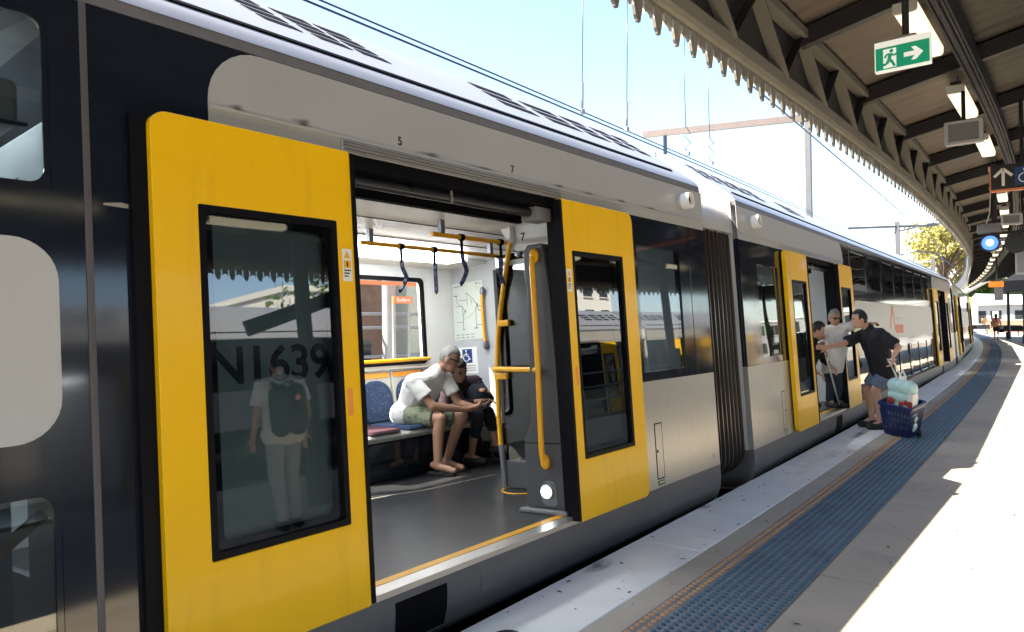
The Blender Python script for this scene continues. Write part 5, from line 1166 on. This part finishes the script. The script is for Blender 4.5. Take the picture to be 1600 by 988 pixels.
bg_ = thing('shoulder_bag', 'brown shoulder bag hanging behind the woman in pink', 'bag', J1['pelvis'] + Vector((-.05, -.22, .1))); obj('bag_body', MB().ell((0, 0, 0), (.20, .10, .17), 14, 10), 'cloth_ochre', bg_, smooth=True); obj('bag_strap', MB().tube([(-.15, 0, .1), (-.05, .05, .48), (.12, .1, .1)], .015, 6), 'cloth_ochre', bg_)
bg_ = thing('handbag', 'black handbag carried by the woman in pink', 'bag', J1['wr'] + Vector((.05, 0, -.22))); obj('bag_body', MB().box(-.16, .16, -.06, .06, -.2, .05), 'cloth_black', bg_, bevel=.03); obj('bag_strap', MB().tube([(-.1, 0, .05), (0, 0, .2), (.1, 0, .05)], .012, 6), 'cloth_black', bg_)
r2, J2 = walker('woman in ochre top and pale blue trousers farther along the platform', 1539, 522, 1.75, (.3, 1, 0), dict(skin='skin_light', top='cloth_ochre', bottom='cloth_paleblue', hair='hair_brown', hairstyle='full', sleeve=1.3, legs=1.9))
# traveller with backpack standing on the platform, seen mirrored in the door glass
r3, J3 = walker('traveller in white t-shirt with green backpack, mirrored in the door glass', 0, 0, 1.72, (1, .25, 0), dict(skin='skin_light', top='cloth_white', bottom='cloth_grey', hair='hair_black', hairstyle='short', sleeve=.7, legs=1.92, loose=.024, fat=1.05), 0.06, 0.011, Vector((1.05, 4.25, 0)))
bp = thing('backpack', 'dark green backpack with round pale badge worn by the mirrored traveller', 'backpack', J3['chest'] + Vector((-.19, -.05, -.12)), (0, 0, 0.245))
mb = MB(); mb.cap((0, -.08, -.16), (0, -.08, .14), .10, .10); mb.cap((0, .08, -.16), (0, .08, .14), .10, .10); remeshed('pack_body', mb, .014, 'pack_green', bp, Vector((0, 0, 0)), 6)
obj('front_pocket', MB().ell((-.085, 0, -.1), (.04, .12, .10), 14, 10), 'pack_green', bp, smooth=True)
obj('badge', MB().tube([(-.108, .06, .10), (-.100, .06, .10)], .028, 14), 'cloth_pink', bp)
for k in (-1, 1): obj('shoulder_strap', MB().tube([(.04, .08 * k, .22), (.14, .10 * k, .27), (.24, .11 * k, .20), (.26, .12 * k, .0), (.12, .15 * k, -.16)], .02, 8), 'pack_green', bp)
obj('top_handle', MB().tube([(0, -.04, .23), (0, 0, .27), (0, .04, .23)], .012, 8), 'cloth_black', bp)

# ------------------------------------------------------------------ shopping basket on wheels
mat('basket_blue', (0.010, 0.022, 0.11), 0.35, 0, 0.05); mat('bag_mint', (0.46, 0.70, 0.70), 0.35, 0, 0.08, 8, bump=.3, bscale=12); mat('bag_white', (0.8, 0.8, 0.78), 0.5); mat('berry_red', (0.36, 0.05, 0.05), 0.4, 0, .2, 30)
bs = thing('shopping_basket', 'navy blue slotted shopping basket on wheels tilted by its handle', 'basket', (-2.02, 10.56, 0.0), (0.0, 0, radians(-20)))
tilt = Matrix.Rotation(radians(12), 4, 'X') @ Matrix.Rotation(radians(9), 4, 'Y')
def tb(mb): mb.v = [tuple(tilt @ Vector(v) + Vector((0, 0, .03))) for v in mb.v]; return mb
def taper(w0, d0, w1, d1, z0, z1, x_in=0.0): return [(-w0, -d0, z0), (w0, -d0, z0), (w0, d0, z0), (-w0, d0, z0), (-w1, -d1, z1), (w1, -d1, z1), (w1, d1, z1), (-w1, d1, z1)]
# walls made of bars between slots
walls = MB(); H_ = 0.42
def wallpts(side, u, z):
    t = z / H_; w = 0.145 + 0.055 * t; d = 0.125 + 0.045 * t
    return {'f': (u * w, -d, z), 'b': (u * w, d, z), 'l': (-w, u * d, z), 'r': (w, u * d, z)}[side]
for side in 'fblr':
    n = 9; rows = [(0, .05), (.095, .125), (.175, .205), (.255, .285), (.335, .42)]
    for z0_, z1_ in rows:
        a = [wallpts(side, -1, z0_), wallpts(side, 1, z0_), wallpts(side, 1, z1_), wallpts(side, -1, z1_)]; nrm = {'f': (0, .008, 0), 'b': (0, -.008, 0), 'l': (.008, 0, 0), 'r': (-.008, 0, 0)}[side]
        b = [tuple(Vector(p) + Vector(nrm)) for p in a]; walls.add(a + b, [(0, 1, 2, 3), (4, 5, 6, 7), (0, 1, 5, 4), (1, 2, 6, 5), (2, 3, 7, 6), (3, 0, 4, 7)])
    for i in range(n + 1):
        u = -1 + 2 * i / n; walls.bar(Vector(wallpts(side, u * .985, 0.02)), Vector(wallpts(side, u * .985, .36)), .020, .012, (0, 1, 0) if side in 'fb' else (1, 0, 0))
obj('basket_walls', tb(walls), 'basket_blue', bs); obj('basket_floor', tb(MB().box(-.145, .145, -.125, .125, 0, .012)), 'basket_blue', bs)
rim = MB().ring(rrect(-.225, .225, -.195, .195, .04, 4), rrect(-.195, .195, -.165, .165, .03, 4), 'z', .405, .445); obj('rim', tb(rim), 'basket_blue', bs, bevel=.006)
for k in (-1, 1): obj('wheel', MB().tube([(k * .15 - .012, .13, .04), (k * .15 + .012, .13, .04)], .04, 14), 'rubber', bs)
hp = J_h = PY(1393, 562, 10.66) ; inv = Matrix.LocRotScale(bs.location, bs.rotation_euler, None).inverted(); hpL = inv @ hp
top = tilt @ Vector((0, .165, .43)) + Vector((0, 0, .03))
obj('pull_handle', MB().tube([top - Vector((.03, 0, 0)), hpL - Vector((.03, 0, .03)), hpL - Vector((.06, 0, 0)), hpL + Vector((.06, 0, 0)), hpL + Vector((.03, 0, -.03)), top + Vector((.03, 0, 0))], .010, 8), 'cane_white', bs, smooth=True)
gb = thing('shopping_bag', 'mint green printed shopping bag packed in the blue basket', 'bag', (-2.02, 10.56, 0.0), (0, 0, radians(-20)))
mb = MB()
for q in range(5):
    for w_ in range(3): mb.ell((-.10 + .10 * w_ + .01 * (q % 2), .0, .14 + .125 * q), (.085, .095, .10), 12, 8)
tb(mb); remeshed('bag_body', mb, .014, 'bag_mint', gb, Vector((0, 0, 0)), 6)
for bx0, bz0, br in ((-.10, .46, .055), (.03, .44, .035), (.10, .47, .038)):
    mb = MB(); mb.ell((bx0, -.085, bz0), (br, .018, br), 12, 8); obj('strawberry_print', tb(mb), 'berry_red', gb, smooth=True)
obj('bag_handles', tb(MB().tube([(-.05, 0, .70), (-.03, 0, .80), (.0, 0, .86), (.03, 0, .80), (.05, 0, .70)], .012, 6).ell((0, 0, .74), (.05, .04, .04))), 'bag_white', gb)
gb = thing('carton', 'white carton with red print standing beside the mint bag', 'carton', (-2.02, 10.56, 0), (0, 0, radians(-20))); obj('box', tb(MB().box(.12, .19, -.10, .02, .30, .60)), 'bag_white', gb, bevel=.006); obj('red_print', tb(MB().box(.125, .185, -.103, -.1005, .42, .50)), 'berry_red', gb)
# ------------------------------------------------------------------ trees and shrubs
def tree(label, base, h, cr, m='leaf_hazy_yellow', n=2600, leaf=0.30, seed=1, cats='tree', flat=0.75, group=None):
    rnd = random.Random(seed); t = thing('tree', label, cats, base, group=group); ch = h - cr * flat
    mb = MB(); mb.tube([(0, 0, 0), (0.1, 0.05, ch * .35), (-.05, .1, ch * .7), (0, 0, ch)], [.045 * h * .5, .034 * h * .5, .026 * h * .5, .012 * h * .5], 9)
    cl = []
    for i in range(16):
        a = rnd.uniform(0, 2 * pi); r = cr * sqrt(rnd.random()) * .85; z = ch + rnd.uniform(-.75, .9) * cr * flat * sqrt(max(0, 1 - (r / cr) ** 2)); c = Vector((r * cos(a), r * sin(a), z)); cl.append((c, cr * rnd.uniform(.22, .42)))
        mb.tube([(0, 0, ch * rnd.uniform(.45, .8)), c * .55 + Vector((0, 0, ch * .35)), c], [.012 * h, .007 * h, .003 * h], 5)
    obj('trunk', mb, 'bark', t, smooth=50)
    lv = MB()
    for i in range(n):
        c, r = rnd.choice(cl); d = Vector((rnd.gauss(0, 1), rnd.gauss(0, 1), rnd.gauss(0, .8))).normalized() * r * rnd.random() ** .45; p = c + d
        u = Vector((rnd.gauss(0, 1), rnd.gauss(0, 1), rnd.gauss(0, 1))).normalized(); v = u.orthogonal().normalized(); q = leaf * rnd.uniform(.5, 1.2)
        lv.add([p - u * q, p + v * q * .45, p + u * q, p - v * q * .45], [(0, 1, 2, 3)])
    obj('crown', lv, m, t)
    return t
p = PY(1476, 500, 128); tree('tall yellow green tree rising beyond the curve of the train', (p.x, p.y, -1.1), 17.5, 6.4, n=5200, leaf=.42, seed=3)
p = PY(1512, 500, 138); tree('second yellow green tree behind the pale station roof', (p.x, p.y, -1.1), 15.0, 6.5, n=4200, leaf=.45, seed=5)
p = PY(1552, 500, 135); tree('green tree showing between the far canopy columns', (p.x, p.y, -1.1), 9.5, 5.0, 'leaf_green', 3000, .4, 6)
p = PY(1580, 500, 150); tree('pale green tree behind the grey kiosk', (p.x, p.y, -1.1), 9.0, 5.0, 'leaf_green', 2600, .4, 8)
for i, (x, y, h) in enumerate(((17.0, 18.5, 7.5), (19.0, 24.0, 8.5))):
    tree(['leafy tree mirrored in the glass of the right door', 'second leafy tree beyond the other train, mirrored in the glass'][i], (x, y, -1.1), h, 3.2, 'leaf_green', 3200, .22, 20 + i)
# ------------------------------------------------------------------ buildings
def building(label, x0, x1, y0, y1, h, wall, nwin, floors, face='y-', z0=-1.1, parapet=True, cat='building', win='window_dark', name='building', sill='building_white'):
    t = thing(name, label, cat, ((x0 + x1) / 2, (y0 + y1) / 2, z0)); hx, hy = (x1 - x0) / 2, (y1 - y0) / 2
    obj('wall', MB().box(-hx, hx, -hy, hy, 0, h), wall, t)
    if parapet: obj('roof_parapet', MB().box(-hx - .15, hx + .15, -hy - .15, hy + .15, h, h + .35), 'building_white', t)
    for face in face.split():
        span = hx if face[0] == 'y' else hy
        for f_ in range(floors):
            zc = h * (f_ + .55) / floors; hh = h / floors * .28
            for k in range(nwin):
                u = -span + 2 * span * (k + .5) / nwin; w = span / nwin * .55
                if face == 'y-': q = MB().box(u - w, u + w, -hy - .03, -hy + .02, zc - hh, zc + hh); fr_ = MB().box(u - w - .1, u + w + .1, -hy - .12, -hy, zc - hh - .1, zc - hh - .005)
                elif face == 'x+': q = MB().box(hx - .02, hx + .03, u - w, u + w, zc - hh, zc + hh); fr_ = MB().box(hx, hx + .12, u - w - .1, u + w + .1, zc - hh - .1, zc - hh - .005)
                else: q = MB().box(-hx - .03, -hx + .02, u - w, u + w, zc - hh, zc + hh); fr_ = MB().box(-hx - .12, -hx, u - w - .1, u + w + .1, zc - hh - .1, zc - hh - .005)
                wd_ = obj('window', q, win, t); obj('sill', fr_, sill, wd_)
    return t
# across the far side of the train, seen through the carriage window
fp = struct(obj('far_platform', MB().box(-10.2, -6.75, -20, 40, -1.1, 0.0), 'concrete'))
building('brown brick station building seen through the carriage window', -17, -11.5, -6, 10.4, 5.6, 'brick', 7, 2, 'x+')
building('cream rendered building beside the brick one, through the carriage window', -16, -11.2, 10.6, 26, 5.0, 'render_cream', 6, 2, 'x+')
c = PX(608, 500, -8.6)
cl = thing('platform_column', 'thick grey steel column on the platform across the tracks', 'column', (c.x, c.y, 0.0))
obj('shaft', MB().tube([(0, 0, .5), (0, 0, 3.4)], .105, 16), 'steel_grey' if 'steel_grey' in MATS else 'building_grey', cl, smooth=40); obj('plinth', MB().box(-.14, .14, -.14, .14, 0, .5), 'building_grey', cl, bevel=.02)
a = PX(614, 464, -8.3); b = PX(643, 474, -8.3)
sg = thing('station_name_sign', 'small orange station name sign across the tracks', 'sign', ((a.x + b.x) / 2, (a.y + b.y) / 2, (a.z + b.z) / 2)); hw_ = (b.y - a.y) / 2
obj('board', MB().box(-.02, .02, -hw_, hw_, -.055, .055), 'orange_print', sg); text('station_name', 'Redfern', 0.085, 'white_print', sg, basis((.022, 0, 0), (0, 1, 0), (0, 0, 1)))
for k in (-1, 1): obj('post', MB().box(-.045, -.021, k * hw_ * .8 - .02, k * hw_ * .8 + .02, -a.z, .05), 'building_grey', sg)
a = PX(560, 443, -8.2); b = PX(660, 443, -8.2)
sg = thing('orange_fascia', 'long orange fascia band across the far platform awning', 'sign', ((a.x + b.x) / 2, (a.y + b.y) / 2, a.z)); obj('band', MB().box(-.02, .02, -2.5, 2.5, -.01, .05), 'orange_print', sg)
for k in (-2.3, 2.3): obj('post', MB().box(-.06, -.02, k - .03, k + .03, -a.z, .1), 'building_grey', sg)
def railing(label, x, y0, y1, zb, zs, m='galv', group=None, step=1.5):
    t = thing('railing', label, 'railing', (x, (y0 + y1) / 2, zb), group=group); h = (y1 - y0) / 2
    for z in zs: obj('rail', MB().tube([(0, -h, z), (0, h, z)], .026, 8), m, t, smooth=40)
    n = int((y1 - y0) / step)
    for i in range(n + 1): yy = -h + 2 * h * i / n; obj('post', MB().tube([(0, yy, 0), (0, yy, zs[-1])], .03, 8), m, t, smooth=40)
    return t
p1 = PX(620, 491, -8.9); p2 = PX(620, 512, -8.9)
railing('white tubular railing across the tracks behind the carriage window', -8.9, 4.0, 14.0, 0.0, (p2.z - .45, p2.z, p1.z))
railing('tubular railing along the opposite platform edge, mirrored in the end window', 5.15, 9.5, 22.0, 0.0, (.45, .8, 1.15), step=2.5)
# mirrored skyline on the other side
building('white apartment block mirrored in the end window', 30, 40, 44, 60, 11, 'building_white', 6, 4, 'x-')
building('pale grey office block mirrored beside the white one', 32, 44, 26, 40, 9.0, 'building_white', 6, 3, 'x-')
bm_ = thing('sign_gantry', 'dark post with slanted arm mirrored against the sky in the door glass', 'post', (5.0, 7.5, 0.0))
obj('post', MB().tube([(0, 0, 0), (0, 0, 3.0)], .07, 14), 'canopy_dark', bm_, smooth=40); obj('arm', MB().bar((0, -1.1, 2.42), (0, .75, 2.98), .10, .24), 'canopy_dark', bm_)
# far end of the station
kb = thing('kiosk', 'grey kiosk building with pale blue roof at the far platform end', 'kiosk', (-8.2, 97, 0))
obj('wall', MB().box(-3.0, 3.0, -1.5, 1.5, 0, 2.9), 'building_grey', kb); mat('roof_blue', (0.42, 0.52, 0.62), 0.4); mat('lime', (0.42, 0.60, 0.02), 0.5)
obj('roof', MB().prism([(-3.4, 2.92), (3.4, 2.92), (2.4, 3.9), (-2.4, 4.2)], 'y', -2.2, 2.2), 'roof_blue', kb)
for k in (-2.0, -.6, 1.6): w_ = obj('window', MB().box(k - .5, k + .5, -1.53, -1.48, .9, 2.3), 'window_dark', kb); obj('sill', MB().box(k - .6, k + .6, -1.6, -1.5, .8, .89), 'building_grey', w_)
obj('door', MB().box(.2, 1.0, -1.53, -1.48, 0, 2.1), 'building_grey', kb)
for i, (px, w, z1, col, lb) in enumerate(((1505, .45, 3.6, 'lime', 'tall lime green banner panel by the far platform edge'), (1514, .5, 3.3, 'cloth_paleblue', 'pale blue upright panel beside the lime green one'))):
    p = PZ(px, 514.5, 0.0); q = thing('banner_panel', lb, 'panel', (p.x, 88 if i else 86, 0)); q.location.x = PY(px, 500, q.location.y).x + .3
    obj('panel', MB().box(-w, w, -.06, .06, .25, z1), col, q, bevel=.03); obj('feet', MB().box(-w * .9, w * .9, -.25, .25, 0, .2), 'building_grey', q)
for i, (px, y) in enumerate(((1528, 80), (1575, 74), (1590, 66))):
    p = PY(px, 500, y); q = thing('bench', ['dark platform bench by the grey kiosk', 'platform bench in front of the low brick wall', 'platform bench nearest the lift sign'][i], 'bench', (p.x, y, 0), group='benches along the far platform')
    obj('seat', MB().box(-.9, .9, -.22, .22, .42, .46), 'steel_dark', q); obj('backrest', MB().box(-.9, .9, .22, .26, .5, .9), 'steel_dark', q)
    for k in (-.7, .7): obj('leg', MB().box(k - .04, k + .04, -.2, .26, 0, .419), 'steel_dark', q)
p = PY(1580, 500, 92); bw = thing('low_wall', 'low brown brick wall at the far platform end', 'wall', (p.x + 1.5, 92, 0)); obj('wall', MB().box(-3.5, 3.5, -.15, .15, 0, 1.25), 'brick', bw); obj('coping', MB().box(-3.55, 3.55, -.2, .2, 1.251, 1.33), 'building_white', bw)
p = PY(1556, 500, 76); hs = thing('help_point', 'grey help point pillar standing on the far platform', 'help point', (p.x, 76, 0)); obj('pillar', MB().box(-.2, .2, -.15, .15, 0, 1.6), 'building_grey', hs); obj('head_panel', MB().box(-.22, .22, -.17, .17, 1.61, 2.1), 'building_grey', hs, bevel=.03)
rb = thing('pale_station_roof', 'bright white station roof below the yellow trees', 'building', (PY(1505, 500, 118).x, 118, -1.1))
obj('wall', MB().box(-2.5, 2.5, -1.5, 1.5, 0, 4.6), 'building_white', rb); obj('roof', MB().prism([(-4.0, 3.6), (4.0, 8.2), (4.0, 8.6), (-4.0, 4.1)], 'y', -2, 2), 'building_white', rb)
building('long grey terrace closing the view behind the far platform', -40, 40, 165, 175, 8, 'building_grey', 22, 2, 'y-')
# upper deck fittings behind the top left window
ov = obj('luggage_ledge', MB().prism(rrect(L(0.35), L(0.98), 1.98, 2.16, 0.03, 4), 'x', -0.62, -0.30), 'interior_white', car1, bevel=.02)
obj('ledge_edge', MB().box(-0.295, -0.285, L(0.3), L(1.0), 1.985, 2.0), 'plastic_mid', ov)
# ceiling seams in the vestibule
for x in (-0.62, -1.20, -1.75):
    obj('ceiling_seam', MB().box(x - 0.006, x + 0.006, L(1.2), L(5.9), 2.054, 2.0595), 'plastic_dark', car1)
# worn stencil marks on the coping
def worn(px0, py0, px1, py1, name='worn_stencil'):
    a = PZ(px0, py0); b = PZ(px1, py1); w = Vector((.07, 0, 0))
    o_ = obj(name, MB().add([(a.x - .08, a.y, .0052), (a.x + .08, a.y, .0052), (b.x + .08, b.y, .0052), (b.x - .08, b.y, .0052)], [(0, 1, 2, 3)]), 'smudge', plat); return o_
worn(1322, 690, 1362, 668); worn(1415, 640, 1450, 622); worn(1085, 800, 1112, 785); worn(905, 905, 960, 868)
c = PZ(788, 1000); mb = MB(); mb.tube([(c.x + .07 * cos(t), c.y + .09 * sin(t), .0045) for t in [radians(10 * q) for q in range(19)]], .009, 5); obj('painted_arc', mb, 'black_print', plat)
# windblown specks and dead leaves on the platform
mb = MB(); rr = random.Random(11)
for i in range(260):
    y = 3.2 + 28 * rr.random() ** 1.6; x = edge_x(y) + rr.choice((rr.uniform(0.05, .6), rr.uniform(1.25, 3.2), rr.uniform(1.25, 3.2))); a = rr.uniform(0, pi); q = rr.uniform(.006, .03); z = .0055
    mb.add([(x + q * cos(a), y + q * sin(a), z), (x - q * .35 * sin(a), y + q * .35 * cos(a), z + .002), (x - q * cos(a), y - q * sin(a), z), (x + q * .35 * sin(a), y - q * .35 * cos(a), z + .003)], [(0, 1, 2, 3)])
lt = obj('platform_litter', mb, 'shoe_dark'); struct(lt, 'stuff'); tag(lt, 'dead leaves and dark specks scattered over the platform', 'litter')
